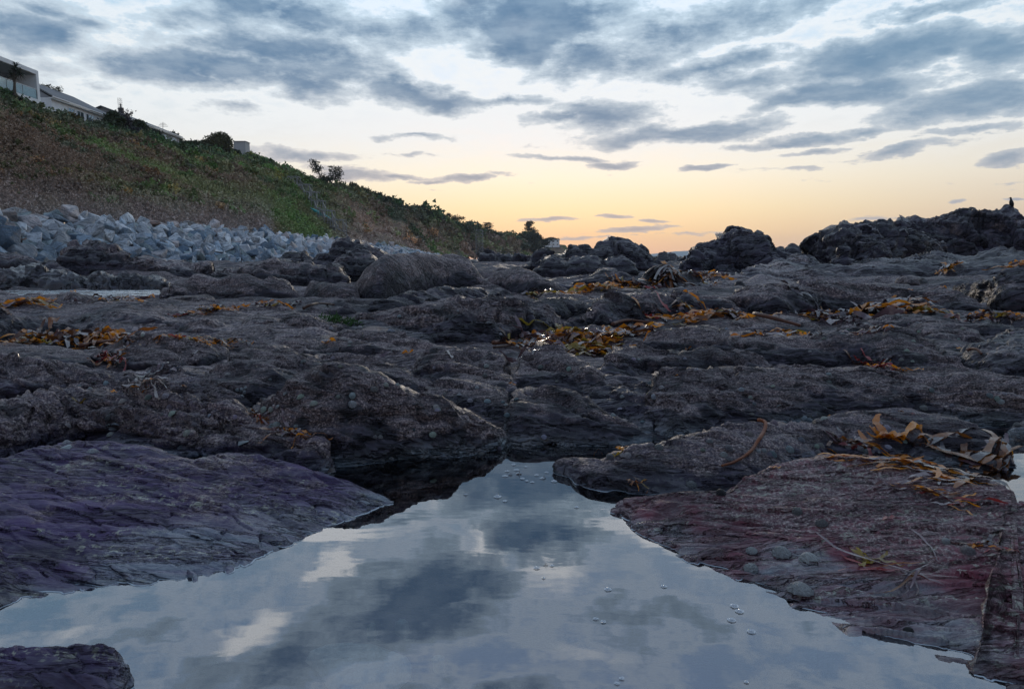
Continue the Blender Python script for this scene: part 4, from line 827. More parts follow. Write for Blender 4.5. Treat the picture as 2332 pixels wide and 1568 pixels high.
# ------------------------------------------------------------------ houses on the cliff top
def balcony_house():
    y0, y1 = 66.0, 81.0; X = -53.9*1.0; zr = float(at(88, 162, 81)[2]); zf = float(at(92, 229, 81)[2]); X = float(at(90, 200, 81)[0])
    h = empty('balcony_house', (X - 4, (y0+y1)/2, zf - 4)); tag(h, 'modern flat-roofed white house with glass balcony on the cliff top', 'house')
    part('roof', box(X-9, X, y0, y1, zr-.45, zr), WHITE, h); part('soffit', box(X-8.6, X-.1, y0+.1, y1-.45, zr-.50, zr-.453), SOFF, h)
    part('end_wall', box(X-9, X, y1-.42, y1, zf+.003, zr-.453), WHITE, h); part('floor_slab', box(X-9, X+.02, y0, y1+.02, zf-.42, zf), WHITE, h)
    part('back_wall', box(X-9, X-3.2, y0, y1-.43, zf+.003, zr-.51), CLAD, h)
    for i, (a, b) in enumerate([(66.3, 68.6), (68.9, 71.2), (71.5, 73.8), (74.0, 75.2)]): windowx(h, X-3.19, a, b, zf+.1, zr-.9, .10)
    lit = windowx(h, X-3.19, 77.3, 78.3, zf+.1, zr-1.1, .12, 1); lit['label'] = 'bright white framed narrow door'
    for k in range(6): part('glass_panel', box(X-.10, X-.08, y0 + .1 + k*2.45, y0 + 2.45 + k*2.45, zf+.05, zf+1.08), BGLASS, h)
    part('handrail', box(X-.13, X-.05, y0, y1-.43, zf+1.083, zf+1.13), FRAME, h)
    part('lower_wall', box(X-8.8, X-1.6, y0, y1-.5, zf-3.6, zf-.424), WHITE, h)
    for a, b in [(69, 71.6), (73, 75.5), (77, 79.2)]: windowx(h, X-1.59, a, b, zf-2.9, zf-1.0, .08)
    w = empty('garden_wall', (X+2, 82, zf-3)); tag(w, 'white stepped garden wall below the balcony house', 'wall')
    P0, P1 = at(30, 228, 74), at(131, 254, 86); d = (P1-P0)
    for k in range(4):
        a, b = P0 + d*k/4, P0 + d*(k+1)/4; z = max(a[2], b[2]) - .1*k*0; V = [(a[0], a[1], a[2]-2), (b[0], b[1], b[2]-2), (b[0], b[1], b[2]+.1), (a[0], a[1], a[2]+.1)]; V += [(x-.25, y+.1, zz) for x, y, zz in V]
        part('wall_section', (V, [(0,1,2,3), (7,6,5,4), (3,2,6,7), (0,4,5,1), (0,3,7,4), (1,5,6,2)]), WHITE, w)
balcony_house()
def bungalow(name, label, X, y0, y1, ze, depth, ridge_h, roofm, wallm, wins, base=3.2, hip=0.0, door=None, chim=(), name_cat='house', ov=.45):
    h = empty(name, (X - depth/2, (y0+y1)/2, ze - base)); tag(h, label, name_cat)
    part('wall', box(X-depth, X, y0, y1, ze-base, ze), wallm, h)
    xr = X - depth/2; zr = ze + ridge_h; t = .18
    V = [(X+ov, y0-ov, ze), (X+ov, y1+ov, ze), (xr, y1+ov-hip, zr), (xr, y0-ov+hip*.2, zr), (X-depth-ov, y0-ov, ze), (X-depth-ov, y1+ov, ze)]
    V += [(x, y, z+t) for x, y, z in V]
    part('roof', (V, [(6,7,8,9), (9,8,11,10), (0,3,2,1), (3,4,5,2), (0,1,7,6), (4,10,11,5), (1,2,8,7), (2,5,11,8), (0,6,9,3), (3,9,10,4)]), roofm, h)
    part('gutter', box(X+ov, X+ov+.12, y0-ov, y1+ov, ze-.05, ze+.10), FRAME, h); part('fascia', box(X+.02, X+ov-.02, y0-ov, y1+ov, ze-.22, ze-.06), FRAME, h)
    part('gable', ([(X-.05, y0-.003, ze+.0), (X-depth+.05, y0-.003, ze+.0), (xr, y0-.003, zr), (X-.05, y0+.2, ze), (X-depth+.05, y0+.2, ze), (xr, y0+.2, zr)], [(0,1,2), (5,4,3), (0,2,5,3), (2,1,4,5), (0,3,4,1)]), CLAD, h)
    for a, b, z0, z1, n in wins: windowx(h, X+.003, y0+a, y0+b, ze-z0, ze-z1, .09, n)
    for cy_ in chim: part('chimney', join(box(xr-.35, xr+.35, cy_-.3, cy_+.3, zr-.4, zr+1.0), tube([(xr, cy_, zr+1.0), (xr, cy_, zr+1.7)], .12)), DARKM, h)
    return h
X2 = float(at(134, 228, 92)[0]); bungalow('bungalow', 'long white bungalow with slate roof and row of windows beside the balcony house', X2, 90.5, 103.6, float(at(134, 228, 92)[2]), 8, 2.4, GREYR, WHITE,
    [(3.2, 4.6, 2.3, .5, 1), (5.0, 6.6, 2.3, .5, 1), (7.0, 9.0, 2.3, .5, 2), (9.4, 11.4, 2.3, .5, 2)], hip=2.5)
X3 = float(at(312, 273, 118)[0]); h3 = bungalow('bungalow', 'low grey-roofed bungalow with skylights half hidden by shrubs', X3, 116, 132.5, float(at(402, 312, 131)[2]) + .2, 9, 2.0, GREYR, CLAD,
    [(3.0, 4.5, 2.4, .6, 1), (6.0, 8.2, 2.5, .3, 1), (9.5, 12.0, 2.5, .4, 2), (13.2, 15.2, 2.5, .4, 2)], chim=(121.5,))
for k in range(3):
    y = 122 + k*3.2; zr = float(at(402, 312, 131)[2]) + .2; V = []
    for a, b in ((0, 0), (1.4, 0), (1.4, 1), (0, 1)): V.append((X3 - 1.2 - b*1.9, y + a, zr + .28 + (1.2 + b*1.9)/4.5*2.0*.92))
    V += [(x, yy, z-.06) for x, yy, z in V]; part('skylight', (V, [(0,1,2,3), (7,6,5,4), (0,4,5,1), (1,5,6,2), (2,6,7,3), (3,7,4,0)]), PANE, h3)
def aerial(px, py0, py1, Y):
    b, t = at(px, py0, Y), at(px, py1, Y); o = empty('roof_aerial', b); tag(o, 'thin television aerial standing on the grey-roofed bungalow', 'aerial')
    part('mast', tube([b, t], .04, 5), DARKM, o); c = b*.35 + t*.65
    for k, w in enumerate((.9, .7, .5)): part('rod', tube([c + [-w, 0, .25*k], c + [w, 0, .25*k]], .03, 4), DARKM, o)
aerial(371, 306, 278, 126)
def lattice_mast(px, py0, py1, Y, w, label, name='lattice_mast', levels=8, mat=None, spread=1.0):
    b = at(px, py0, Y); hgt = float(at(px, py1, Y)[2] - b[2]); o = empty(name, b); tag(o, label, 'mast' if name == 'lattice_mast' else 'tower'); mat = mat or DARKM
    cs = [(-w, -w), (w, -w), (w, w), (-w, w)]; r = w*.055
    for cx_, cy2 in cs: part('leg', tube([b + [cx_*spread, cy2*spread, 0], b + [cx_, cy2, hgt]], r, 4), mat, o)
    for k in range(levels):
        z0, z1 = hgt*k/levels, hgt*(k+1)/levels; sp = []
        for q in range(4):
            a, c = cs[q], cs[(q+1) % 4]; sp.append(tube([b + [a[0], a[1], z0], b + [c[0], c[1], z1]], r*.7, 4)); sp.append(tube([b + [a[0], a[1], z1], b + [c[0], c[1], z1]], r*.7, 4))
        part('brace', join(*sp), mat, o)
    return o
lattice_mast(275, 262, 224, 112, .22, 'slim lattice mast rising behind the bare bush')
def small_shed(px, py, Y, w, d, hh, label, roofm, wallm, name='shed', pitch=.4, cat='shed'):
    p = at(px, py, Y); x, y, z = p; o = empty(name, p); tag(o, label, cat)
    part('wall', box(x-w/2, x+w/2, y, y+d, z-.8, z+hh), wallm, o)
    V = [(x-w/2-.15, y-.2, z+hh), (x+w/2+.15, y-.2, z+hh), (x+w/2+.15, y+d/2, z+hh+pitch), (x-w/2-.15, y+d/2, z+hh+pitch), (x-w/2-.15, y+d+.2, z+hh), (x+w/2+.15, y+d+.2, z+hh)]; V += [(a, b, c+.12) for a, b, c in V]
    part('roof', (V, [(6,7,8,9), (9,8,11,10), (0,3,2,1), (3,4,5,2), (0,1,7,6), (4,10,11,5), (0,6,9,3), (3,9,10,4), (1,2,8,7), (2,5,11,8)]), roofm, o)
    return o
small_shed(540, 378, 165, 2.6, 2.2, 1.2, 'small grey garden shed on the slope under the domed thicket', CLAD, WOOD)
small_shed(590, 387, 180, 3.6, 2.6, .5, 'white-roofed shelter on the green slope above the stairs', FRAME, WHITE, 'white_shelter', .5, 'shelter')
o = small_shed(546, 346, 180, 3.0, 3, 2.6, 'small flat grey building behind the domed thicket', CONC, CONC, 'outbuilding', .05, 'building')
small_shed(508, 362, 160, 1.0, 1, 1.6, 'pale narrow garden hut beside dark hedge', FRAME, WHITE, 'garden_hut', .3, 'hut')
# far white house
p = at(1263, 557, 600); hf = bungalow('far_house', 'white two-storey house far off at the end of the headland', float(p[0])+4, 596, 606, float(at(1263, 546, 600)[2]), 15, 2.2, GREYR, WHITE, [(1, 3, 1.6, .5, 0), (6, 8, 1.6, .5, 0)], base=6.5)
q = at(1263, 546, 600)
for k in range(4):
    x = q[0] - 8.5 + k*3.4; part('window', box(x, x+1.2, 595.9, 595.98, q[2]-2.0, q[2]-.6), PANE, hf); part('window', box(x, x+1.2, 595.9, 595.98, q[2]-4.8, q[2]-3.4), PANE, hf)
# headland under it
def headland():
    xs = np.linspace(1185, 1330, 60); top = np.interp(xs, [1185, 1230, 1245, 1285, 1296, 1312, 1330], [560, 557, 557, 558, 567, 575, 592]); rows = []
    for t in np.linspace(0, 1, 24): rows.append([at(x, 592 + (y-592)*t, 560 + 45*t) for x, y in zip(xs, top)])
    rows.append([r + np.array([0, 60, -2]) for r in rows[-1]]); P = np.array(rows).reshape(-1, 3); P += np.stack([fbm(P/9, 3, 3), fbm(P/9, 3, 4), fbm(P/7, 3, 5)*.6], 1)*2.0
    c = np.ones((len(P), 4)); n = fbm(P/14, 3, 9)[:, None]; c[:, :3] = np.where(n > .05, [[.09, .12, .05]], [[.19, .14, .10]])*(1 + .5*fbm(P/5, 2, 8)[:, None])
    tag(mesh_arrays('headland', P, grid_faces(25, 60), bpy.data.materials['cliff_ground'], True, c), kind='structure')
headland()
# far sea wall: pale concrete panels
def seawall():
    a = at(1118, 589, 270); o = empty('sea_wall', a); tag(o, 'pale concrete sea wall with broken panels at the cliff foot', 'wall'); g = np.random.default_rng(5)
    for k in range(17):
        x0 = 1118 + k*5.6; top = (579 + g.uniform(-1, 1)) if k < 11 else (581 + g.uniform(-2, 5)); A, B = at(x0, 592, 270 + k*1.5), at(x0 + 5.0, 592, 270 + k*1.5); zt = at(x0, top, 270)[2]
        V = [(A[0], A[1], A[2]-.5), (B[0], B[1], B[2]-.5), (B[0], B[1], zt + g.uniform(-.2, .2)), (A[0], A[1], zt)]; V += [(x, y+.6, z) for x, y, z in V]
        part('panel', (V, [(0,1,2,3), (7,6,5,4), (3,2,6,7), (0,3,7,4), (1,5,6,2)]), CONC, o)
    for k in range(9):
        x0 = 1120 + k*9; b, t = at(x0, 580, 271), at(x0, 572.5, 271); part('post', tube([b - [0, 0, 1], t], .09, 4), DARKM, o)
    part('handrail', tube([at(1120, 573, 271), at(1192, 573, 271)], .08, 4), DARKM, o)
seawall()
lattice_mast(1092, 578, 524, 300, 1.5, 'tall wooden scaffold tower against the far cliff', 'scaffold_tower', 7, WOOD, 1.0)

# ------------------------------------------------------------------ stairs on the cliff
def ray_cliff(px, py):
    """where the sight line meets the slope"""
    dg = bpy.context.evaluated_depsgraph_get(); d = Vector(ray(px, py)).normalized(); o = Vector((0, 0, H))
    for _ in range(12):
        hit, loc, nor, i, ob, mtx = SC.ray_cast(dg, o, d)
        if not hit: return None
        if ob.name.startswith(('hillside', 'headland')): return np.array(loc)
        o = loc + d*.02
    return None
bpy.context.view_layer.update()
def stairs(name, label, stops, w, rail, posts=True, fallbackY=150, mat=WOOD):
    P = []
    for x, y in stops:
        p = ray_cliff(x, y + 3)
        if p is None: p = at(x, y, P[-1][1] if P else fallbackY)
        if P and abs(p[1] - P[-1][1]) > 30: p = at(x, y, P[-1][1] - 3)
        P.append(at(x, y, p[1] - .8))
    o = empty(name, P[-1]); tag(o, label, 'stairs')
    for i in range(len(P) - 1):
        A, B = P[i], P[i+1]; d = B - A; L_ = np.linalg.norm(d[:2]) + 1e-6; s = np.array([-d[1], d[0], 0])/L_*w/2 if L_ > .3 else np.array([w/2, 0, 0])
        if abs(s[0]) < w*.3: s = np.array([w/2, 0, 0])
        n = max(4, int(abs(d[2])/.24)); n = min(n, 22)
        part('stringer', join(tube([A - s, B - s], .08, 4), tube([A + s, B + s], .08, 4)), mat, o)
        for k in range(n):
            c = A + d*(k + .5)/n; part('tread', box(c[0]-w/2, c[0]+w/2, c[1]-.16, c[1]+.16, c[2]-.03, c[2]+.05), mat, o)
        for sg in (-1, 1): part('handrail', tube([A + s*sg + [0, 0, rail], B + s*sg + [0, 0, rail]], .05, 4), mat, o)
        for k in range(3):
            c = A + d*k/3
            for sg in (-1, 1): part('post', tube([c + s*sg - [0, 0, .3], c + s*sg + [0, 0, rail]], .05, 4), mat, o)
    for c in (P[::2] if len(P) > 6 else P):    # landings
        part('landing', box(c[0]-w*.75, c[0]+w*.75, c[1]-w*.75, c[1]+w*.75, c[2]-.12, c[2]), mat, o)
        for a in (-1, 1):
            for b in (-1, 1): part('post', tube([c + [a*w*.72, b*w*.72, -1.0], c + [a*w*.72, b*w*.72, rail*1.15]], .06, 4), mat, o)
            part('handrail', tube([c + [a*w*.72, -w*.72, rail*1.1], c + [a*w*.72, w*.72, rail*1.1]], .05, 4), mat, o); part('handrail', tube([c + [-w*.72, a*w*.72, rail*1.1], c + [w*.72, a*w*.72, rail*1.1]], .05, 4), mat, o)
stairs('cliff_stairs', 'weathered wooden stairs zigzagging down the green slope with railed landings', [(670, 421), (688, 436), (697, 438), (702, 452), (714, 456), (713, 470), (726, 478), (733, 494), (746, 502), (752, 516), (771, 524), (783, 539)], 1.2, 1.25)
stairs('long_steps', 'straight flight of steps down the far cliff beside the scaffold tower', [(1116, 549), (1130, 558), (1143, 567), (1156, 577)], 1.6, 1.6, fallbackY=330)
stairs('plank_ramp', 'dark narrow plank steps at the foot of the far green cliff', [(1026, 556), (1040, 572), (1046, 582)], 1.3, .5, fallbackY=300)
def kayak():
    c = ray_cliff(733, 492); c = at(733, 489, (c[1] if c is not None else 140) - 2.2); d = np.array([1.7, 0, -.95]); d2 = d/np.linalg.norm(d); M = MatB('teal_plastic'); M.bsdf(Base_Color=(.03, .32, .30), Roughness=.4)
    o = empty('kayak', c); tag(o, 'turquoise kayak leaning on the railing of the wooden stairs', 'kayak'); T = np.linspace(-1, 1, 15)
    part('hull', tube([c + d2*1.9*t + np.array([0, 0, .10*t*t]) for t in T], [max(.02, .30*(1-abs(t)**2.2)) for t in T], 8), M.m, o, True)
    part('cockpit', tube([c + d2*t + np.array([0, -.12, .24]) for t in (-.35, .35)], [.13, .13], 8), DARKM, o)
kayak()

# ------------------------------------------------------------------ trees and shrubs
def cloud_pts(g, c, r, n, lumps=7, shell=.55):
    """points through a lumpy crown of half sizes r about c"""
    L_ = [g.normal(size=3)*.42 for _ in range(lumps)]; rad = g.uniform(.38, .62, lumps); k = g.integers(0, lumps, n)
    d = g.normal(size=(n, 3)); d /= np.linalg.norm(d, axis=1, keepdims=True); rr = (shell + (1-shell)*g.uniform(0, 1, n))[:, None]
    p = np.array(L_)[k] + d*rad[k][:, None]*rr; m_ = np.abs(p).max(); return np.asarray(c) + p/max(1e-3, 1.0)*np.asarray(r)
LEAFM = {}
def leafm(col):
    if col not in LEAFM: LEAFM[col] = leaf_mat('leaves_%d' % len(LEAFM), False, col)
    return LEAFM[col]
BARK = simple('bark', (.09, .075, .06), .9, scale=6)
GREEN = (.045, .062, .028); DGREEN = (.028, .040, .022); OLIVE = (.075, .075, .030); PURP = (.060, .055, .062); YEL = (.13, .10, .03)
def shrub(label, px, py, rx, ry, Y, col=GREEN, name='shrub', seed=0, dens=1.0, cat='shrub', leaf=1.0, group=None, up=.4):
    g = np.random.default_rng(seed*13 + int(px)); c = at(px, py, Y); sx = rx*Y/FPX; sz = ry*Y/FPX; o = empty(name, c - [0, 0, sz]); tag(o, label, cat, group)
    n = int(np.clip(rx*ry*1.1*dens, 130, 2600)); P = cloud_pts(g, c, (sx*1.1, sx*.8, sz*1.15), n, 9, .5); P[:, 2] = np.maximum(P[:, 2], c[2] - sz*1.2)
    V, F = leaf_fan(P, np.full(n, Y*.0030*leaf)*g.uniform(.7, 1.3, n), up=(0, 0, up), k=5, wid=.42, seed=seed+1); m = leafm(col)
    f = mesh_arrays('foliage', V - (c - [0, 0, sz]), F, m, False); f.parent = o
    st = [tube([c + [0, 0, -sz*1.3], c + g.normal(size=3)*[sx*.4, sx*.3, sz*.3] + [0, 0, sz*.3]], [sx*.04 + .03, .015], 4) for _ in range(5)]; part('stem', join(*st), BARK, o)
    return o
def tree(label, px, py0, py1, Y, kind, wpx, col=DGREEN, name='tree', seed=1, lean=0):
    g = np.random.default_rng(seed); b, t = at(px, py0, Y), at(px + lean, py1, Y); hh = t[2] - b[2]; w = wpx*Y/FPX/2; o = empty(name, b); tag(o, label, 'tree')
    br, cl = [], []
    tr = [b - [0, 0, 1.5], b + (t-b)*.35 + [g.normal()*.1*w, 0, 0], b + (t-b)*.7, b + (t-b)*(.96)]
    part('trunk', tube(tr, [hh*.035, hh*.028, hh*.018, hh*.008], 7), BARK, o)
    if kind == 'umbrella':       # monkey puzzle: tiers of upswept arms
        for k in range(7):
            z = .35 + k*.095; rw = w*(.55 + .5*math.sin(min(1, (k+1)/6)*2.2))
            for q in range(8):
                a = q*math.pi/4 + k*.4; s = b + (t-b)*z; e = s + np.array([math.cos(a)*rw, math.sin(a)*rw, hh*(.03 + .06*g.uniform())]); br.append(tube([s, (s+e)/2 - [0, 0, hh*.02], e], hh*.008, 4)); cl += [s + (e-s)*u + g.normal(size=3)*.10*w for u in (.45, .6, .75, .85, .95, 1.0)]
        lf, kk = .05*hh, 5
    elif kind == 'stone_pine':
        for q in range(14):
            a = g.uniform(0, 6.28); s = b + (t-b)*g.uniform(.4, .75); e = b + (t-b)*g.uniform(.72, .96) + np.array([math.cos(a)*w*g.uniform(.3, 1), math.sin(a)*w*.6, 0]); br.append(tube([s, (s+e)/2 - [0, 0, hh*.04], e], hh*.014, 4))
            cl += [e + g.normal(size=3)*[w*.22, w*.2, hh*.07] for _ in range(16)]
        lf, kk = .075*hh, 5
    elif kind == 'tiered':       # cedar / cypress with flat plates
        for k in range(9):
            z = .30 + k*.08; rw = w*(1.05 - .09*k)*g.uniform(.7, 1.1)
            for q in range(6):
                a = g.uniform(0, 6.28); s = b + (t-b)*z; e = s + np.array([math.cos(a)*rw, math.sin(a)*rw*.8, hh*g.uniform(.0, .06)]); br.append(tube([s, e], hh*.010, 4)); cl += [s + (e-s)*u + g.normal(size=3)*[.12*w, .12*w, .012*hh] for u in np.linspace(.3, 1.05, 9)]
        lf, kk = .055*hh, 5
    elif kind == 'flame':        # windswept, leaning, dense
        for q in range(26):
            u = g.uniform(.12, .95); s = b + (t-b)*u; rw = w*(1.15 - .8*u); a = g.uniform(0, 6.28); e = s + np.array([math.cos(a)*rw, math.sin(a)*rw*.7, hh*g.uniform(.04, .16)]); br.append(tube([s, e], hh*.010, 4))
            cl += [s + (e-s)*v + g.normal(size=3)*[.16*w, .16*w, .04*hh] for v in np.linspace(.35, 1.1, 12)]
        lf, kk = .045*hh, 5
    elif kind == 'bare':
        for q in range(30):
            u = g.uniform(.1, .9); s = b + (t-b)*u*.8; a = g.uniform(0, 6.28); e = s + np.array([math.cos(a)*w*g.uniform(.3, .9), math.sin(a)*w*.6, hh*g.uniform(.15, .4)]); br.append(tube([s, (s+e)/2 + [0, 0, -.02*hh], e], [.02*hh, .012*hh, .004*hh], 4)); cl += [s + (e-s)*v + g.normal(size=3)*[.09*w, .09*w, .04*hh] for v in np.linspace(.3, 1.0, 9)]
        lf, kk = .055*hh, 4
    part('branch', join(*br), BARK, o); P = np.array(cl); V, F = leaf_fan(P, np.full(len(P), lf)*g.uniform(.6, 1.2, len(P)), up=(0, 0, .35), k=kk, wid=.40, seed=seed); f = mesh_arrays('crown', V - b, F, leafm(col), False); f.parent = o
    return o
tree('windswept dark tree leaning on the ridge above the stairs', 732, 424, 364, 196, 'flame', 40, DGREEN, 'windswept_tree', 3, -16)
tree('monkey puzzle tree with umbrella top on the ridge', 764, 428, 379, 204, 'umbrella', 30, DGREEN, 'monkey_puzzle_tree', 4)
tree('flat-topped pine, taller of the far pair on the ridge', 1010, 512, 486, 330, 'stone_pine', 34, DGREEN, 'pine_tree', 5)
tree('flat-topped pine, lower of the far pair on the ridge', 1040, 520, 492, 340, 'stone_pine', 34, DGREEN, 'pine_tree', 6)
tree('spreading cypress with jagged flat crown on the far cliff', 1110, 541, 507, 395, 'tiered', 46, DGREEN, 'cypress_tree', 7)
tree('tiered cedar standing out above the far wooded point', 1206, 548, 504, 470, 'tiered', 38, DGREEN, 'cedar_tree', 8)
tree('round dark tree in front of the far white house', 1258, 560, 541, 570, 'stone_pine', 26, DGREEN, 'round_tree', 9)
tree('sparse twiggy bush beside the slim mast', 287, 290, 247, 106, 'bare', 44, PURP, 'twiggy_bush', 10)
tree('dark tree showing between balcony house and bungalow', 113, 226, 196, 98, 'stone_pine', 46, DGREEN, 'dark_tree', 12)
def palm(px, py0, py1, Y):
    b, t = at(px, py0, Y), at(px, py1, Y); hh = t[2]-b[2]; g = np.random.default_rng(2); o = empty('cabbage_palm', b); tag(o, 'cabbage palm with drooping spiky heads before the glass balcony', 'palm')
    f1, f2, f3 = b + (t-b)*.62, t + [hh*.16, 0, -.1*hh], t + [-hh*.14, 0, -hh*.22]
    part('trunk', join(tube([b, f1], [.16, .11], 7), tube([f1, t], [.10, .08], 6), tube([f1, f2], [.09, .07], 6), tube([b + (t-b)*.5, f3], [.09, .07], 6)), BARK, o)
    for c in (t, f2, f3, t + [.1, .1, .35]):
        V, F = [], []
        for k in range(46):
            a = g.uniform(0, 6.28); el = g.uniform(-.7, 1.2); d = np.array([math.cos(a)*math.cos(el), math.sin(a)*math.cos(el), math.sin(el)]); s = np.array([-math.sin(a), math.cos(a), 0])*.035; L_ = g.uniform(.55, .85)
            m_ = c + d*L_*.6; e = c + d*L_*1.05 - [0, 0, .28*L_]; n = len(V); V += [c - s, c + s, m_ + s, m_ - s, e]; F += [(n, n+1, n+2), (n, n+2, n+3), (n+3, n+2, n+4)]
        part('leaf_head', (V, F), leafm(DGREEN), o)
palm(33, 218, 160, 70)
SH = [('dense dark domed thicket on the ridge in front of the outbuilding', 488, 330, 44, 27, 158, OLIVE, 3.2, .7), ('low rounded tail of the domed thicket', 530, 352, 22, 14, 166, GREEN, 2, .8), ('dark green bush under the palm', 16, 228, 30, 22, 72, DGREEN, 2, 1.1), ('yellow-flecked gorse bush by the garden wall', 150, 262, 22, 13, 88, YEL, 2, .9),
      ('dark shrub below the garden wall', 95, 256, 34, 12, 84, DGREEN, 2, .9), ('olive bush below the bungalow windows', 196, 276, 26, 14, 96, OLIVE, 2, .9), ('wide dark bramble bush under the bungalow', 222, 296, 34, 14, 100, GREEN, 2, .8), ('purplish heather-like bush under the twiggy bush', 268, 292, 28, 16, 104, PURP, 2, .8),
      ('tall dark shrub between the two bungalows', 258, 276, 20, 17, 100, GREEN, 2.6, .8), ('shaggy shrub hiding the start of the grey roof', 306, 292, 24, 17, 109, GREEN, 2.4, .8), ('small rounded shrub before the grey roof', 350, 316, 18, 10, 116, OLIVE, 2.2, .8),
      ('grey-violet bush spilling down the slope', 300, 312, 34, 20, 108, PURP, 2, .8), ('dark bush against the grey-roofed bungalow', 325, 300, 22, 13, 113, DGREEN, 2, .8), ('small bush at the far end of the grey-roofed bungalow', 395, 312, 12, 9, 134, GREEN, 2, .8), ('round bush between bungalow and pampas', 412, 336, 18, 12, 136, GREEN, 2, .8),
      ('clipped green hedge left of the domed thicket', 428, 334, 22, 9, 146, GREEN, 2, .8), ('dark hedge below the domed thicket', 490, 368, 34, 12, 150, DGREEN, 2, .8), ('bright green bush by the outbuilding', 580, 366, 26, 11, 178, GREEN, 2, .8), ('dark knob of bush on the ridge before the big tree', 640, 384, 24, 10, 188, DGREEN, 2, .8),
      ('rounded green bush on the ridge below the white shelter', 610, 392, 26, 11, 184, GREEN, 1.6, .8), ('dark bush at the foot of the windswept tree', 735, 420, 22, 10, 196, DGREEN, 2, .8), ('leafy bush on the ridge past the monkey puzzle', 808, 430, 15, 9, 226, OLIVE, 2, .9), ('taller sprig-topped bush past the monkey puzzle', 828, 440, 14, 9, 232, OLIVE, 2, .9),
      ('rounded bush on the eroded cliff top', 862, 452, 24, 9, 246, GREEN, 2, .8), ('dark bush with spiky top along the cliff edge', 905, 466, 22, 9, 264, OLIVE, 2, .8), ('tall dark thicket where the cliff turns', 952, 482, 26, 13, 286, DGREEN, 2.4, .8), ('dark thicket left of the flat-topped pines', 978, 498, 18, 12, 300, DGREEN, 2, .8),
      ('low thicket under the flat-topped pines', 1036, 520, 34, 8, 345, GREEN, 2, .8), ('rounded trees massed under the spreading cypress', 1118, 540, 30, 10, 390, GREEN, 2.4, .8), ('dark tree mass below the cedar', 1196, 553, 34, 17, 455, DGREEN, 3, .8), ('rounded tree mass between cypress and cedar', 1158, 549, 24, 11, 425, GREEN, 2.6, .8), ('dark bushes tumbling down the wooded point', 1222, 568, 20, 14, 470, DGREEN, 2.6, .8),
      ('shrubs at the foot of the far green cliff', 1090, 578, 26, 7, 310, PURP, 2, .8)]
for i, (lab, x, y, rx, ry, Y, col, dn, lf) in enumerate(SH):
    if x < 235 and x > 60: y += 7; ry *= .8
    shrub(lab, x, y, rx, ry, Y, col, 'shrub', i, dn, 'shrub', lf)
def pampas(label, px, py, Y, n, wpx, hpx):
    g = np.random.default_rng(int(px)); b = at(px, py, Y); o = empty('pampas_grass', b); tag(o, label, 'pampas grass'); m = simple('pampas_plume', (.50, .45, .38), .9); V, F = [], []
    for k in range(n):
        x = g.uniform(-1, 1)*wpx*Y/FPX; r = b + [x*.6, g.uniform(-.5, .5), 0]; t = r + [x*.5, 0, hpx*Y/FPX*g.uniform(.7, 1.1)]; part('plume', tube([r, r + (t-r)*.5, r + (t-r)*.75, t], [.02, .03, .16, .03], 5), m, o)
    P = b + g.normal(size=(60, 3))*[wpx*Y/FPX*.5, .4, .1]; V, F = leaf_fan(P, np.full(60, hpx*Y/FPX*.7), k=4, wid=.05, spread=.5, seed=3); f = mesh_arrays('tuft', V - b, F, leafm(OLIVE), False); f.parent = o
pampas('creamy pampas grass plumes on the slope near the grey-roofed bungalow', 436, 350, 132, 12, 16, 17)
pampas('pale pampas grass in front of the long bungalow windows', 222, 285, 96, 8, 11, 14)
pampas('pale tuft of long grass low on the brown slope', 455, 507, 70, 6, 12, 11)
# ------------------------------------------------------------------ things lying on the rocks
bpy.context.view_layer.update()
DG = bpy.context.evaluated_depsgraph_get(); ROCKY = ('rock', 'great', 'long_b', 'kelp_b', 'violet', 'red_', 'small_b', 'leaning', 'bedrock', 'ground', 'far_reef')
def hit(px, py):
    d = Vector(ray(px, py)).normalized(); o = Vector((0, 0, H))
    for _ in range(8):
        ok, loc, nor, i, ob, mx = SC.ray_cast(DG, o, d)
        if not ok: return None
        if ob.name.startswith(ROCKY):
            n = np.array(nor); n = n if n[2] > -.1 else -n; return np.array(loc), n/np.linalg.norm(n), ob
        o = loc + d*.01
    return None
def kelp_mat(name, c1, c2, rough=.22, trans=.35):
    M = MatB(name); n = M.noise(M.geo.outputs['Position'], 9, 4); isl = M.geo.outputs['Random Per Island']
    c = M.mix(M.sm(M.math('MULTIPLY_ADD', n, .6, M.math('MULTIPLY', M.rnd(), .5)), .3, .75), c1, c2)
    b = M.bsdf(Base_Color=c, Roughness=rough, Specular_IOR_Level=.7 if trans > .01 else .35, Coat_Weight=.25 if trans > .01 else 0.0, Coat_Roughness=.15)
    t = M.N.new('ShaderNodeBsdfTranslucent'); M.L.new(c, t.inputs[0]); x = M.N.new('ShaderNodeMixShader'); x.inputs[0].default_value = trans
    M.L.new(b.outputs[0], x.inputs[1]); M.L.new(t.outputs[0], x.inputs[2]); M.L.new(x.outputs[0], M.out.inputs[0]); M.L.new(M.bump(M.noise(M.geo.outputs['Position'], 60, 3), .003), b.inputs['Normal']); return M.m
KM = [kelp_mat('kelp_amber', (.50, .16, .012), (.70, .26, .02), .25, .45), kelp_mat('kelp_brown', (.10, .035, .012), (.26, .09, .018), .22, .3), kelp_mat('kelp_dark', (.030, .018, .020), (.060, .040, .045), .18, .1),
      kelp_mat('kelp_olive', (.20, .12, .015), (.36, .25, .03), .28, .4), kelp_mat('kelp_mauve', (.10, .055, .065), (.17, .11, .12), .20, .2), kelp_mat('kelp_red', (.16, .020, .016), (.30, .03, .03), .3, .3), kelp_mat('dry_weed', (.30, .26, .24), (.42, .38, .36), .5, .2)]
STIPE = kelp_mat('kelp_stalk', (.05, .022, .015), (.10, .035, .018), .55, .0)
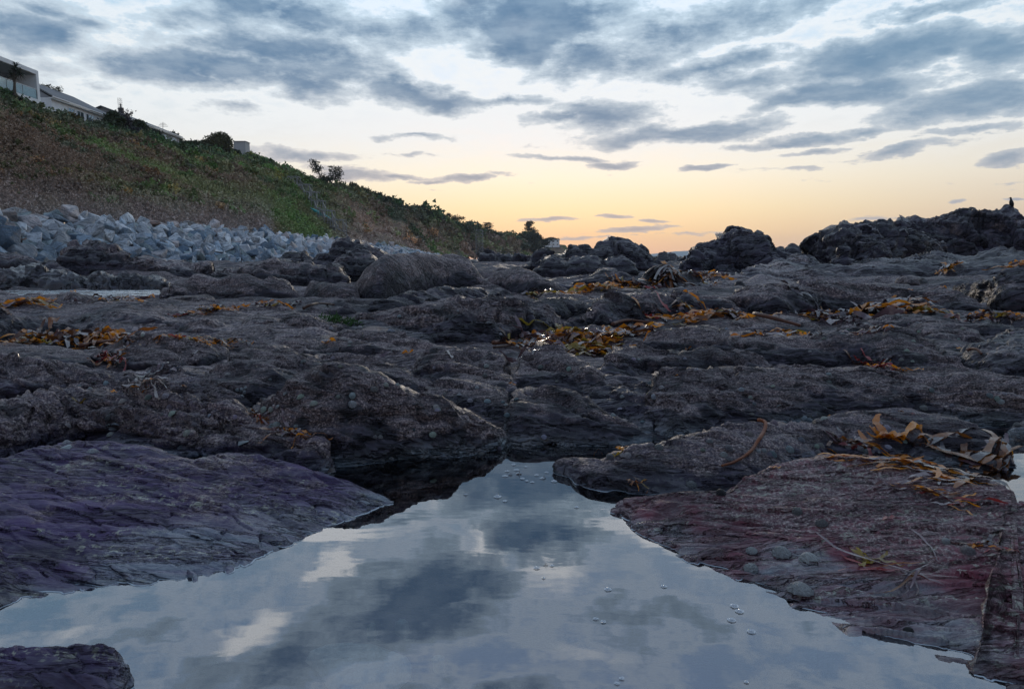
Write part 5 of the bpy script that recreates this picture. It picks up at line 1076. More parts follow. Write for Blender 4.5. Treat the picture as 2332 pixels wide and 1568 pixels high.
def ground_z(x, y, z):
    o = Vector((x, y, z + .6)); d = Vector((0, 0, -1))
    for _ in range(5):
        ok, loc, nor, i, ob, mx = SC.ray_cast(DG, o, d)
        if not ok: return None
        if ob.name.startswith(ROCKY): return loc[2]
        o = loc + d*.003
    return None
def ribbon(p, nrm, ang, L_, w, g, curl=1.0, nseg=8, lift=0.0, bend=None):
    """a frond lying on the rock: two-sided blade with a wavy edge"""
    drape = p[1] < 26
    if drape: nrm = np.array([0, 0, 1.0])
    nrm = nrm/np.linalg.norm(nrm); a = np.cross((0, 1, .01), nrm); a /= np.linalg.norm(a); b = np.cross(nrm, a)
    k = (g.normal()*.9 if bend is None else bend); x = np.zeros(3); V = []; ph = g.uniform(0, 6.28); tw = g.normal()*.9*curl; f = g.uniform(1.2, 2.6)
    zl = float(p[2])
    for i in range(nseg + 1):
        if drape:
            gz = ground_z(float(p[0] + x[0]), float(p[1] + x[1]), zl)
            if gz is not None and abs(gz - zl) < max(.25*L_, .02)*1.6: zl = zl*.25 + gz*.75
            x = np.array([x[0], x[1], zl - p[2]])
        t = i/nseg; th = ang + k*t; d = a*math.cos(th) + b*math.sin(th); s = np.cross(nrm, d); ro = tw*math.sin(t*f*3 + ph); s2 = s*math.cos(ro) + nrm*math.sin(ro)
        ww = w*(.35 + .65*math.sin(min(1, t*3.0)*1.57))*(1 - .62*(max(0, t-.7)/.3)**2)*.5*(1 + .22*math.sin(t*17 + ph)); z = nrm*(lift + w*.30*(1 + math.sin(t*f*6 + ph))*curl + w*.10)
        for u in (-1, -.33, .33, 1): V.append(p + x + s2*ww*u + z + nrm*(1 - u*u)*ww*(-.25 if i % 2 else .12)*curl)
        x = x + d*L_/nseg
    F = [(i*4+j, i*4+j+1, (i+1)*4+j+1, (i+1)*4+j) for i in range(nseg) for j in range(3)]
    return V, F
def along(P, t):
    P = np.array(P); s = np.r_[0, np.cumsum(np.linalg.norm(np.diff(P, axis=0), axis=1))]; return np.array([np.interp(t*s[-1], s, P[:, i]) for i in (0, 1)])
def kelp_pile(label, path, n, size, spread, w=(3, 4, 4, 1.2, 3, .3, .2), name='kelp_pile', cat='kelp', curl=1.0, ratio=.34, seed=0, layers=1.0):
    g = np.random.default_rng(seed + len(label)*7 + n); P = pts(path); w = np.array(w[:7] + (0,)*(7-len(w)), float); w /= w.sum(); root = None
    h0 = hit(*along(P, .5)) or hit(P[0][0], P[0][1] + 4)
    if h0 is None: print('no ground for', label); return
    root = empty(name, h0[0]); tag(root, label, cat)
    hs = [hit(*along(P, u)) for u in (.12, .35, .65, .88)]; hs = [h_[0] for h_ in hs if h_ is not None]; tg = (hs[-1] - hs[0]) if len(hs) > 1 else np.array([1., 0, 0])
    th0 = math.atan2(tg[1], tg[0]) if np.linalg.norm(tg[:2]) > 1e-3 else 0.0
    if abs(math.sin(th0)) > .6: th0 *= .4
    for k in range(int(n*1.9)):
        q = along(P, g.uniform(0, 1)) + g.normal(size=2)*[spread*1.1, spread*.42]; h = hit(*q)
        if h is None or abs(h[0][1] - h0[0][1]) > h0[0][1]*.30: continue
        p, nn, _ = h; nn = nn*1.3 + np.array([0, -.2, .5]) if p[1] < 2.4 else nn + np.array([0, -.3, 1.0]); Yd = p[1]; sz = size*Yd/FPX*g.uniform(.55, 1.35)
        vf = ribbon(p, nn, g.choice([0, math.pi]) + th0 + g.normal()*.42, sz*g.uniform(1.4, 3.2), sz*ratio*1.25*g.uniform(.6, 1.2), g, curl, 8, lift=sz*g.uniform(0, .35)*layers)
        part('frond', vf, KM[int(g.choice(7, p=w))], root, True)
    return root
def stalk(label, path, r, name='kelp_stalk', cat='kelp', lift=.4, mat=None, parent=None, taper=.55):
    P = pts(path); pp = []
    for t in np.linspace(0, 1, max(5, len(P)*3)):
        h = hit(*along(P, t))
        if h is not None: pp.append(h[0] + np.array([0, 0, r*lift*2 + r]))
    if len(pp) < 3: print('stalk lost', label); return
    Ym = np.median([p[1] for p in pp]); pp = [p for p in pp if abs(p[1] - Ym) < Ym*.25]; sm = [sum(pp[max(0, i-1):i+2])/len(pp[max(0, i-1):i+2]) for i in range(len(pp))]
    vf = tube(sm, [r*(1 - (1-taper)*i/(len(sm)-1)) for i in range(len(sm))], 7)
    if parent: return part('stalk', vf, mat or STIPE, parent, True)
    o = obj_pydata(name, np.array(vf[0]), vf[1], mat or STIPE, None, True, org=sm[0]); return tag(o, label, cat)
kelp_pile('largest amber kelp heap, beside the pale puddle', 'd 380,960 700,985 1050,960 1250,960', 95, 22, 10, seed=1, layers=1.2)
kelp_pile('amber kelp trail leading out of the pale puddle', 'd 110,1010 200,1000 360,1000', 12, 20, 3, (5, 2, 0, 1, 1), seed=2)
kelp_pile('long arched brown kelp on the leftmost mound', 'd 0,660 120,650 250,620 400,640 480,600', 26, 20, 5, (4, 4, 1, 1, 1), seed=3)
kelp_pile('line of amber kelp beside the rippled channel', 'd 900,580 1100,590 1250,575 1440,590', 34, 14, 5, seed=4)
kelp_pile('kelp and black stones in the notch of the mound', 'd 1690,740 1800,740 1900,700 2050,690 2200,680', 34, 14, 5, seed=5)
kelp_pile('scrappy kelp along the near edge of the dark mound', 'd 1560,950 1680,960 1850,960 1950,1000 2150,1000 2300,1000', 34, 13, 5, (4, 3, 2, 2, 1, .5), seed=6)
kelp_pile('two small kelp tufts under the dark humped ridge', 'e 80,640 160,635 340,630 480,640', 22, 12, 4, seed=7)
kelp_pile('great tangled kelp heap in the middle of the rocks', 'g 260,1060 450,1000 600,960 800,990 1000,960 1250,920 1450,900', 110, 26, 11, (3, 3, 2.5, 2, 4), seed=8, layers=1.3)
kelp_pile('yellow-brown kelp hanging down into the gully', 'g 650,930 800,1020 950,1060 1080,1060 1000,1130 850,1090', 46, 24, 9, (4, 3, 1.5, 3, 2), seed=9)
kelp_pile('ragged kelp crest over the flattish mound', 'g 1600,760 1800,770 2000,730 2250,740 h 80,650 170,660', 40, 18, 6, (4, 3, 2, 1.5, 2, .8), seed=10)
kelp_pile('bright amber kelp blade spread on the mound', 'g 1780,860 1900,800 2030,740', 9, 30, 4, (6, 1, 0, 2, 0), seed=11)
kelp_pile('kelp straps draped over the round boulder', 'g 1640,262 1700,290 1690,340 1650,390 1590,430', 26, 20, 5, (1, 2, 3, .3, 3), seed=12, curl=.5)
kelp_pile('kelp tangle at the near foot of the draped boulder', 'g 1230,460 1320,450 1400,470 1460,490', 30, 15, 6, seed=13)
kelp_pile('kelp caught on the low rock right of the draped boulder', 'g 1780,345 1900,330 1990,400 2100,430 2160,450', 26, 14, 7, (1, 2, 3, .3, 3), seed=14)
kelp_pile('amber kelp lump left of the draped boulder', 'g 850,540 900,520 960,480 1000,460', 10, 24, 3, (6, 1, .5, 1, 0), seed=15)
kelp_pile('small amber kelp lump at the narrow mound end', 'g 370,580 450,540 540,515', 10, 14, 3, (2, 2, 1, 3, 2), seed=16)
kelp_pile('single bright amber kelp scrap before the draped boulder', 'g 1150,475 1215,472', 4, 20, 2, (6, 0, 0, 1, 0), seed=17)
kelp_pile('red-brown kelp scatter on the wet flat', 'g 2000,355 2100,345 2180,370', 18, 12, 5, (3, 3, 2, .5, 2, 1), seed=18)
kelp_pile('kelp bundle at the left end of the kelp line', 'h 510,620 620,620 740,640 640,680', 34, 17, 6, (3, 3, 3, 1, 3), seed=19)
kelp_pile('large folded kelp with pale straps on the mound', 'h 900,690 1050,640 1180,590 1300,590 1400,580', 22, 36, 6, (3, 2, 2, .5, 4), seed=20, layers=1.4)
kelp_pile('yellow kelp strip right of the folded kelp', 'h 1440,600 1580,595 1680,650', 12, 22, 4, (4, 2, 2, 3, 1), seed=21)
kelp_pile('straggling kelp near the end of the kelp line', 'h 1820,660 1950,660 2060,660 2180,650 2320,640', 26, 16, 5, (3, 3, 2, 1, 3), seed=22)
kelp_pile('small folded kelp on the long shadowed mound', 'h 1020,790 1100,760 1200,742', 9, 20, 4, (1, 1, 3, 0, 4), seed=23)
kelp_pile('amber kelp scraps at the far edge of the pitted mound', 'h 100,790 220,790 450,790 680,795', 14, 18, 3, (4, 2, 1, 1, 2), seed=24)
kelp_pile('kelp stuck behind the leaning boulder', 'h 1660,290 1760,235', 9, 16, 3, (4, 2, 1, 0, 1), seed=25)
kelp_pile('kelp tuft at the square end of the leaning boulder', 'h 2200,250 2260,230 2332,220', 14, 16, 5, (4, 3, 1, 0, 1), seed=26)
kelp_pile('wet kelp clump in the cleft above the pool', 'l -20,1060 50,1090 120,1100', 16, 16, 7, (1, 4, 3, .5, 2), seed=27)
kelp_pile('dark weed tuft higher up the same cleft', 'i 2050,710 2150,740', 10, 14, 4, (0, 3, 3, 0, 1, 1), seed=28)
kelp_pile('crimson weed strip in the crack of the slab', 'i 820,225 900,245 1000,285', 18, 14, 3, (.5, 2, 1, 0, 0, 5), seed=29, name='red_weed', cat='seaweed')
kelp_pile('bleached shell and weed scraps in the hollow', 'i 1050,480 1150,470 1260,460', 18, 13, 4, (1, 1, 1, .5, 1, 0, 5), seed=30, name='weed_scraps', cat='seaweed')
kelp_pile('mauve folded kelp standing up in the hollow', 'i 1210,400 1260,380', 4, 26, 2, (0, 1, 1, 0, 5), seed=31)
kelp_pile('purplish weed scatter on the pitted mound', 'k 1060,290 1200,320 1330,345', 18, 14, 4, (1, 3, 1, 0, 1, 3), seed=32, name='red_weed', cat='seaweed')
kelp_pile('large golden kelp sheaf on the wine-red slab', 'k 960,1060 1200,1060 1400,1110 1600,1170 1800,1220 1950,1290', 34, 40, 9, (7, 3, 2, 1, 3), seed=33, curl=.5, ratio=.22, layers=.4)
kelp_pile('broad glossy brown kelp strap at the side pool', 'k 1750,1140 2000,1180 2200,1220 2332,1210', 14, 58, 8, (1.5, 5, 2, .2, 2), seed=34, curl=.4, ratio=.24, layers=.3)
kelp_pile('arched amber kelp blade behind the golden sheaf', 'k 1300,960 1400,935 1510,960', 5, 44, 3, (5, 3, 0, 0, 0), seed=35, layers=.3)
kelp_pile('mauve weed scraps at the far end of the golden sheaf', 'k 850,950 980,960 1080,1010', 16, 18, 5, (0, 2, 2, 0, 4, 1), seed=36, name='weed_scraps', cat='seaweed')
kelp_pile('rusty leaf scraps trailing from the golden sheaf', 'm 1700,420 1850,450 1960,500 2010,550', 16, 30, 7, (2, 2, 0, 0, 4, 1), seed=37, name='weed_scraps', cat='seaweed', ratio=.2)
kelp_pile('brown weed knot beside the narrow cleft', 'm 2060,700 2200,740', 9, 15, 6, (1, 4, 1, 0, 1, 1), seed=38, name='weed_scraps', cat='seaweed')
kelp_pile('rusty weed tuft on the wet lobe by the pool', 'm 390,400 440,410', 9, 9, 5, (2, 3, 1, .5, 0, 1), seed=39, name='weed_scraps', cat='seaweed')
kelp_pile('amber kelp strip afloat at the dark pool corner', 'm 250,270 350,255', 3, 19, 2, (5, 1, 0, 1, 0), seed=40)
kelp_pile('thin branched mauve weed on the red stripe', 'm 1690,840 1780,900', 4, 60, 4, (0, 1, 0, 0, 4, 1), seed=41, name='red_weed', cat='seaweed', ratio=.08)
kelp_pile('dark forked weed blade beside the branched mauve weed', 'm 1780,870 1930,800', 4, 60, 4, (0, 1, 3, 0, 1), seed=42, name='forked_weed', cat='seaweed', ratio=.07)
kelp_pile('small yellow-green weed pinch on the red stripe', 'm 1560,800 1605,800', 4, 20, 2, (0, 0, 0, 6, 0), seed=43, name='weed_scraps', cat='seaweed')
stalk('long straight kelp stalk lying across the flattish mound', 'h 120,650 250,680 400,720 530,758', .018)
stalk('dark curved kelp stalk on the low mound near green weed', 'e 535,705 600,670 680,645 760,650 850,665', .014)
stalk('thick kelp stalk left of the middle heap', 'g 0,1040 120,1030 250,1020 350,1012', .015)
stalk('thinner kelp stalk below the thick one', 'g 0,1068 150,1050 300,1030', .009)
stalk('curved stalk topping the middle kelp heap', 'g 1130,860 1200,830 1300,810 1450,830 1600,835', .014)
stalk('stalk lying against the large amber heap', 'd 760,1065 860,1045 960,1025 1090,1015', .014)
stalk('long brown stalk of the folded kelp', 'h 880,645 980,630 1120,600', .014)
S_ = stalk('bent orange-brown kelp stalk hanging down the arched mound', 'j 2130,905 2180,893 2215,920 2215,960 2180,1040 2130,1110 2090,1180 2010,1250 1900,1310 1780,1342', .0062, mat=kelp_mat('bent_stalk', (.06, .02, .015), (.19, .055, .015), .55, 0), lift=.3, taper=.6)
stalk('thin curled stalk on the shelf-edge jumble', 'k 1860,215 1900,195 1950,200 1990,245', .010)
# single scraps
SCR = [('folded yellow-amber kelp blade with pale tail on the dome', 'e 720,1010', 34, 0), ('thin pale kelp strap lying on the dome', 'e 930,960', 44, 6), ('long wavy pale-edged kelp strap on the dome', 'e 1420,1100', 62, 4), ('amber tip of the wavy strap on the dome', 'e 1590,1085', 24, 0), ('pale forked scrap near the wavy strap', 'e 1880,1090', 30, 6),
       ('amber scrap on the wide mound row', 'h 10,560', 14, 0), ('amber scrap standing on the wide mound row', 'h 1385,425', 13, 0), ('amber leaf lying alone at the shelf edge', 'k 1780,165', 20, 0), ('pale strap beside the lone amber leaf', 'k 1970,150', 20, 6), ('amber scrap in the gully', 'l 1400,765', 16, 0),
       ('brown leaf on the knobbly mound', 'i 1470,480', 16, 1), ('small amber leaf in front of the leaning boulder', 'h 1650,405', 14, 0), ('white curled strap lying on the knobbly mound', 'i 1550,240', 18, 6), ('small amber leaf beside the bent stalk', 'k 260,1140', 22, 0), ('tan shrivelled leaf by the golden sheaf', 'k 800,1190', 24, 4),
       ('rusty thin leaf on the crusted slab', 'm 1620,590', 34, 5), ('tan leaf hung on the red-streaked rock', 'm 2260,680', 30, 4), ('orange leaf sticking out at the waterline', 'm 945,915', 20, 0), ('rusty scrap by the waterline', 'm 470,445', 16, 1), ('small rusty leaf on the violet slab', 'n 320,552', 12, 4),
       ('amber scrap on the split slab crest', 'i 900,520', 22, 0), ('pale yellow leaf on the split slab', 'i 700,590', 24, 3), ('amber crumb on the crest of the arched mound', 'k 760,712', 8, 0), ('rusty curl on the crest of the arched mound', 'k 1305,680', 12, 1), ('rusty crumb right of the rusty curl', 'k 1410,700', 10, 5), ('brown dead leaf under the pale puddle', 'd 110,1095', 12, 1),
       ('white scrap lying on the cracked slab', 'i 458,288', 9, 6), ('small amber piece on the kelp-side mound', 'j 1385,440', 10, 0), ('arched brown blade on the narrow mound', 'j 1510,195', 22, 1), ('amber leaf by the long shadowed mound', 'j 2200,75', 20, 0), ('curled dry kelp blade on the left mound', 'd 680,610', 44, 4)]
g_ = np.random.default_rng(77)
for lab, pos, sz, mi in SCR:
    x, y = pts(pos)[0]; h = hit(x, y)
    if h is None: continue
    p, nn, _ = h; s = sz*p[1]/FPX; vf = ribbon(p, nn + np.array([0, -.3, .8]), g_.choice([0, 3.14]) + g_.normal()*.4, s*1.2, s*(.30 if sz < 40 else .14), g_, 1.0, 8); o = obj_pydata('kelp_scrap', np.array(vf[0]), vf[1], KM[mi], None, True, org=p); tag(o, lab, 'kelp')
# green weed in the hollow
def green_weed():
    g = np.random.default_rng(8); P = []
    for k in range(110):
        q = along(pts('e 720,760 850,780 950,800 1050,830'), g.uniform()) + g.normal(size=2)*[9, 3]; h = hit(*q)
        if h: P.append(h[0])
    P = np.array(P); V, F = leaf_fan(P, np.full(len(P), .03), k=6, wid=.12, spread=1.2, seed=2); o = mesh_arrays('green_weed', V, F, leafm((.03, .085, .014)), False, org=P[0]); tag(o, kind='stuff')
green_weed()

# ------------------------------------------------------------------ limpets, shells and pebbles
def limpet_mesh(seed, hh=.55):
    g = np.random.default_rng(seed); n = 22; V, F = [], []
    for k, (r, z) in enumerate([(1, -.12), (.98, .05), (.80, .38), (.52, .72), (.22, .94)]):
        for i in range(n):
            a = 2*math.pi*i/n; rr = r*(1 + (.07 if i % 2 else -.04)*(1 if k < 4 else .4) + .03*g.normal()); V.append((rr*math.cos(a)*1.12 + .08*z, rr*math.sin(a), z*hh))
    V.append((.10, 0, hh)); F = [(k*n+i, k*n+(i+1)%n, (k+1)*n+(i+1)%n, (k+1)*n+i) for k in range(4) for i in range(n)] + [(4*n+i, 4*n+(i+1)%n, 5*n) for i in range(n)]
    me = bpy.data.meshes.new('limpet'); me.from_pydata(V, [], F); me.update(); return me
ML = MatB('limpet_shell'); oi2 = ML.N.new('ShaderNodeObjectInfo'); nl = ML.noise(ML.tc.outputs['Object'], 3.5, 5, .7); cl_ = ML.mix(1.0, oi2.outputs['Color'], ML.ramp(nl, [(.35, (.72,.70,.70)), (.6, (1.2,1.2,1.2))]), 'MULTIPLY'); bl_ = ML.bsdf(Base_Color=cl_, Roughness=.6); ML.L.new(ML.bump(nl, .15), bl_.inputs['Normal'])
LM = [limpet_mesh(s, h_) for s, h_ in ((1, .85), (2, .7), (3, .95), (4, .78))]
for me in LM: me.materials.append(ML.m)
def place_limpet(x, y, spx, col, label, group=None, name='limpet', cat='limpet', vary=True):
    h = hit(x, y)
    if h is None: return None
    p, nn, ob = h; g = g_; r = spx/2*p[1]/FPX*1.05; o = bpy.data.objects.new(name, LM[int(g.integers(0, 4))]); C.objects.link(o); o.location = (p + nn*r*.12).tolist()
    nn = nn + np.array([0, 0, .6]); nn /= np.linalg.norm(nn); q = Vector(nn).to_track_quat('Z', 'Y'); o.rotation_mode = 'QUATERNION'; o.rotation_quaternion = q @ Euler((0, 0, float(g.uniform(0, 6.28)))).to_quaternion(); o.scale = (float(r),)*3
    o.color = (*[float(c*g.uniform(.85, 1.15)) if vary else c for c in col], 1); tag(o, label, cat, group); return ob
LG = (.56, .60, .62); LW = (.80, .85, .85); LT = (.24, .34, .38)
for x, y, s, c, lab in [(984,740,52,LG,'grey limpet tucked at the top of the shore edge'), (1132,755,82,LG,'large ridged grey limpet between two others'), (1266,782,82,LW,'bright white ridged limpet on the red stripe'), (980,830,70,LG,'flat grey limpet right at the waterline'),
                        (1224,940,118,(.50,.53,.55),'biggest domed limpet beside the water'), (1760,1133,44,(.03,.03,.035),'small black winkle near the water'), (2055,742,60,(.30,.28,.30),'pale limpet by the brown weed knot'), (1945,690,36,LG,'small limpet above the pale one by the cleft'), (1210,546,50,(.20,.21,.21),'limpet half buried in the crusted slab'),
                        (1330,608,60,(.16,.16,.17),'dull limpet in the middle of the crusted slab'), (1085,264,44,LT,'bluish limpet where the two right slabs meet'), (523,228,42,(.30,.32,.33),'limpet at the pool edge of the arched mound'), (685,412,50,(.32,.34,.35),'pale pyramid limpet on the wet lobe'), (832,452,44,(.03,.03,.04),'dark winkle in the wet hollow'),
                        (1043,243,26,LG,'right one of two small limpets under the bent stalk'), (1016,247,26,LG,'left one of two small limpets under the bent stalk'), (870,232,40,(.22,.21,.24),'dark limpet on the bare violet patch'), (872,287,36,(.22,.21,.24),'dark limpet below the bare violet patch')]:
    place_limpet(1259.3 + .46*x, 914 + .46*y, s*.46, c, lab, vary=False)
for x, y, s, c, lab in [(648,474,30,LG,'limpet at the upper end of the slab crack'), (733,497,32,LG,'limpet at the lower end of the slab crack'), (228,397,26,(.26,.26,.27),'faint limpet on the cracked slab'), (885,727,54,(.13,.14,.15),'flat limpet in the split of the long slab'), (1968,555,30,LG,'lowest of the shell cluster'),
                        (1932,503,30,LG,'left shell of the cluster on the knobbly dome'), (1965,500,28,LG,'middle shell of the cluster on the knobbly dome'), (1997,487,34,LG,'top right shell of the cluster on the knobbly dome'), (1948,525,32,LG,'lower left shell of the cluster'), (1990,522,30,LG,'lower right shell of the cluster'),
                        (2198,422,26,(.26,.30,.32),'pointed shell on the knobbly dome'), (2258,640,34,LG,'limpet above the wet kelp clump'), (1317,706,26,(.26,.26,.27),'limpet on the long slab crest side'), (1688,792,28,(.26,.26,.27),'limpet halfway down the long slab'), (2318,535,30,LG,'limpet at the edge of the sloping mound')]:
    place_limpet(.28*x, 746.2 + .28*y, s*.28, c, lab, vary=False)
for x, y, s, c, lab in [(560,1103,26,(.34,.34,.35),'left of two pale limpets low on the sloping mound'), (592,1106,30,(.40,.40,.41),'right of two pale limpets low on the sloping mound'), (805,1058,20,(.05,.09,.12),'blue-black mussel on the sloping mound'), (620,1218,32,(.22,.22,.23),'pale limpet just above the dark water'), (1368,885,24,LT,'greenish shell high in the gully'),
                        (1385,902,24,LW,'white shell in the gully'), (1408,868,34,(.03,.03,.035),'black round pebble in the gully'), (1395,968,40,LT,'flat bluish pebble at the gully mouth'), (1452,868,30,LT,'bluish pebble on the gully side'), (2065,968,30,LW,'white shell on the steep mound'), (2122,850,26,LG,'white-ringed winkle in the hollow floor'), (2250,1010,30,LT,'turquoise pebble in the hollow floor'), (2305,768,40,LT,'largest pebble of the hollow')]:
    place_limpet(653 + .36*x, 597 + .36*y, s*.36, c, lab, vary=False)
gl2 = np.random.default_rng(31); cnt = 0
for _ in range(900):
    x, y = gl2.uniform(0, 2332), gl2.uniform(800, 1040) if gl2.uniform() < .7 else gl2.uniform(690, 820); h = hit(x, y)
    if h is None or cnt > 170 or not h[2].get('label') or h[0][1] > 6 or (fbm(h[0][None]*3, 2, 5)[0] < 0): continue
    rk = h[2]; c = LG if gl2.uniform() < .6 else (.28, .28, .30); sh = 'grey' if c is LG else 'dull dark'; spx = gl2.uniform(.014, .026)*FPX/h[0][1]; words = rk['label'].split()[:9]
    while words[-1] in ('of', 'the', 'in', 'by', 'with', 'and', 'to', 'at', 'a', 'over', 'from', 'two', 'under', 'on', 'its'): words.pop()
    lab = f'small {sh} limpet on the ' + ' '.join(words)
    place_limpet(x, y, spx, c, lab, group=lab); cnt += 1
for px, py, s, lab in [(152, 1018, 26, 'pale quartz stone wedged behind the violet slab'), (556, 1008, 24, 'flat pale stone lying on the long slab')]:
    h = hit(px, py)
    if h is not None:
        p = h[0]; me = hull_mesh('pale_stone', int(px), .05, (1, .6, .45)); me.materials.append(simple('pale_stone', (.30, .34, .34), .6, scale=8)); o = bpy.data.objects.new('pale_stone', me); C.objects.link(o); o.location = p.tolist(); o.scale = (s*p[1]/FPX*1.0,)*3; tag(o, lab, 'stone')

# ------------------------------------------------------------------ in the pool
def submerged(name, label, outline, z, col, seed, cat='stone'):
    pp = pts(outline); cx, cy = np.mean([p[0] for p in pp]), np.mean([p[1] for p in pp]); V, F = [], []; n = len(pp); dn = 5
    O = []
    for i in range(n):
        a, b = np.array(pp[i]), np.array(pp[(i+1) % n])
        for t in np.linspace(0, 1, dn, endpoint=False): O.append(a*(1-t) + b*t)
    rings = 9
    for r in range(rings + 1):
        f = 1 - r/rings
        for o in O:
            q = np.array([cx, cy])*(1-f) + o*f; d = ray(*q); s = (z - H)/d[2]; V.append([d[0]*s, d[1]*s, z + .006*(1-f**4) - (.02 if r == 0 else 0)])
    V = np.array(V); V[:, 2] += .004*fbm(V*14, 3, seed); V[:, :2] += .004*np.stack([fbm(V*30, 2, 3), fbm(V*30, 2, 4)], 1); m_ = len(O)
    F = np.array([(r*m_+i, (r+1)*m_+i, (r+1)*m_+(i+1) % m_, r*m_+(i+1) % m_) for r in range(rings) for i in range(m_)])
    M = MatB(name + '_mat'); nz = M.noise(M.geo.outputs['Position'], 45, 5, .7); b = M.bsdf(Base_Color=M.mix(M.sm(nz, .38, .6), tuple(c*.72 for c in col), col), Roughness=.8); M.L.new(M.bump(nz, .006), b.inputs['Normal'])
    o = mesh_arrays(name, V, F, M.m, True, None, V[-1]); tag(o, label, cat)
submerged('sunken_stone', 'large pale crusted stone under the pool surface', 'D 695,1478 740,1462 800,1455 850,1460 895,1478 938,1490 932,1520 900,1548 850,1565 760,1640 740,1640 775,1570 720,1505', -.016, (.82, .92, .90), 1)
submerged('sunken_disc', 'small pale round disc under the pool surface near the crusted stone', 'D 984,1500 992,1492 1004,1491 1015,1496 1014,1504 1000,1508 988,1506', -.01, (.7, .8, .82), 2, 'stone')
submerged('sunken_disc', 'faint pale oval under the pool surface above the crusted stone', 'D 900,1419 910,1413 925,1413 932,1418 922,1424 908,1424', -.015, (.6, .7, .72), 3, 'stone')
submerged('sunken_leaf', 'pale torn scrap under the pool surface', 'D 834,1426 845,1420 860,1422 855,1430 842,1431', -.012, (.7, .7, .55), 4, 'leaf')
MBU = MatB('bubble_film'); MBU.bsdf(Base_Color=(.55, .60, .65), Roughness=.06, Specular_IOR_Level=1.0, Alpha=.55)
def pool_at(x, y): d = ray(x, y); s = -H/d[2]; return np.array([d[0]*s, d[1]*s, 0.0])
def bubble(x, y, spx, label, group, debris=False):
    p = pool_at(x, y); r = spx/2*p[1]/FPX; V, F = [], []; n = 10
    for k, (rr, z) in enumerate([(1.5, .001/r if r else 0), (1.15, .12), (.95, .35), (.6, .68), (.25, .85)]):
        for i in range(n): V.append((rr*math.cos(6.283*i/n), rr*math.sin(6.283*i/n), z))
    F = [(k*n+i, k*n+(i+1) % n, (k+1)*n+(i+1) % n, (k+1)*n+i) for k in range(4) for i in range(n)] + [tuple(4*n+i for i in range(n))]
    o = obj_pydata('bubble', np.array(V)*r, F, MBU.m, None, True); o.location = (p[0], p[1], .0006); tag(o, label, 'bubble', group)
    return o
for grp, L_ in (('floating at the narrow tip of the pool', [(1150,1084,9),(1176,1070,9),(1190,1090,8),(1200,1095,7),(1155,1073,8),(1222,1082,8),(1235,1089,9),(1262,1096,10),(1170,1058,8),(1180,1078,7),(1245,1076,7),(1212,1098,7),(1197,1063,6)]),
                ('in mid pool below the tip', [(1133,1131,13),(1150,1141,8),(1060,1126,7),(1313,1155,8)]), ('in a loose row at mid pool', [(1222,1293,11),(1257,1288,7),(1238,1316,6)]), ('floating off the right shore of the pool', [(1384,1342,12),(1512,1335,10),(1357,1409,9),(1374,1416,9)]),
                ('near the bottom right of the pool', [(1672,1380,14),(1684,1392,14),(1666,1412,14),(1711,1438,14),(1416,1545,9),(1405,1556,9),(1700,1553,8)])):
    for x, y, s in L_: bubble(x, y, s, 'tiny bubble ' + grp, 'bubbles ' + grp)
for x, y, s, lab in [(1182,1080,14,'tiny dark twig floating at the pool tip'), (1238,1089,12,'dark speck with legs floating right of the pool tip'), (1163,1082,10,'brown seed floating at the pool tip'), (1243,1288,11,'thin black sprig floating in mid pool'), (1060,1126,10,'dark sprig floating below the dark mound')]:
    p = pool_at(x, y); r = s/2*p[1]/FPX; vf = join(tube([p + [-r*.9, 0, .001], p + [0, 0, r*.35], p + [r*.8, r*.2, .001]], r*.12, 5), tube([p + [-.1*r, -.3*r, .002], p + [.2*r, .4*r, r*1.1]], r*.09, 5)); o = obj_pydata('floating_twig', np.array(vf[0]), vf[1], STIPE, None, True, org=p); tag(o, lab, 'twig')

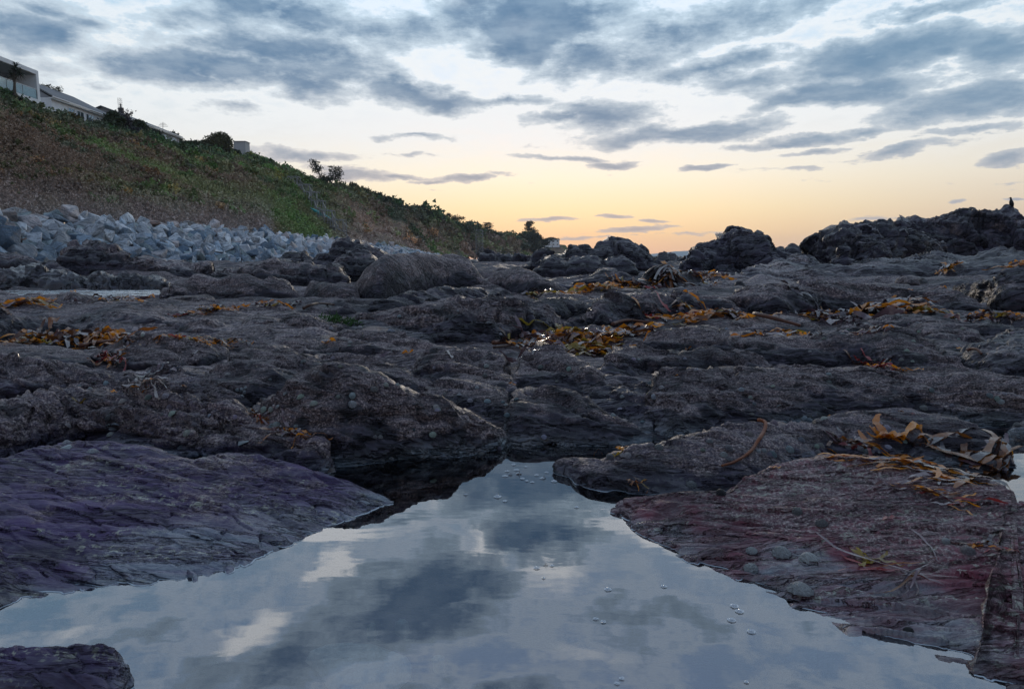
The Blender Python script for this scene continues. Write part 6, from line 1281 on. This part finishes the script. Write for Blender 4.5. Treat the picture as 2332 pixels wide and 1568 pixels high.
# ------------------------------------------------------------------ the black bird
def bird():
    h = None
    for yy in range(470, 520, 2):
        h = hit(2306, yy)
        if h: break
    p = h[0]; Y = p[1]; base = p + np.array([0, .1, -.02]); s = 24*Y/FPX; m = simple('black_feathers', (.012, .011, .014), .5, scale=20); mb = simple('beak_horn', (.02, .02, .02), .35)
    def body(sp, seg=14):
        V, F = [], []
        for k, (x, z, rx, rz) in enumerate(sp):
            for i in range(seg): a = 6.283*i/seg; V.append((x + rz*.0 + rx*math.cos(a), rx*.85*math.sin(a), z))
        for k in range(len(sp)-1):
            for i in range(seg): F.append((k*seg+i, k*seg+(i+1) % seg, (k+1)*seg+(i+1) % seg, (k+1)*seg+i))
        F += [tuple(range(seg))[::-1], tuple((len(sp)-1)*seg+i for i in range(seg))]; return np.array(V), F
    o = empty('bird', base); tag(o, 'black bird perched on the highest outcrop facing the sea', 'bird')
    V, F = body([(.10,.10,.02,0), (.08,.16,.09,0), (.05,.26,.15,0), (.02,.40,.185,0), (-.01,.55,.18,0), (-.03,.68,.14,0), (-.05,.77,.095,0), (-.07,.84,.085,0), (-.09,.91,.09,0), (-.10,.97,.07,0), (-.10,1.0,.02,0)]); part('body', (V*s + base, F), m, o, True)
    part('beak', tube([base + np.array([-.16, 0, .92])*s, base + np.array([-.24, 0, .90])*s, base + np.array([-.33, 0, .86])*s], [.035*s, .025*s, .005*s], 6), mb, o, True)
    part('tail', tube([base + np.array([.10, 0, .28])*s, base + np.array([.17, 0, .10])*s, base + np.array([.22, 0, -.08])*s], [.09*s, .07*s, .04*s], 6), m, o, True)
    for sg in (-1, 1):
        V, F = body([(.16,.10,.01,0), (.13,.2,.05,0), (.09,.38,.09,0), (.04,.55,.08,0), (.0,.66,.02,0)]); V = V + [0, sg*.11, 0]; part('wing', (V*s + base, F), m, o, True)
        part('leg', tube([base + np.array([.02, sg*.06, .2])*s, base + np.array([.0, sg*.06, .0])*s, base + np.array([-.08, sg*.06, -.01])*s], .014*s, 5), mb, o)
bird()

# ------------------------------------------------------------------ the evening air
def haze():
    M = bpy.data.materials.new('haze'); M.use_nodes = True; nt = M.node_tree; nt.nodes.clear(); o_ = nt.nodes.new('ShaderNodeOutputMaterial'); v = nt.nodes.new('ShaderNodeVolumePrincipled')
    v.inputs['Color'].default_value = (.86, .90, .95, 1); v.inputs['Density'].default_value = .00013; v.inputs['Anisotropy'].default_value = .2; nt.links.new(v.outputs[0], o_.inputs['Volume'])
    vf = box(-300, 2800, -12, 3100, -1.6, 96); o = obj_pydata('haze', vf[0], vf[1], M); tag(o, kind='stuff')
haze()
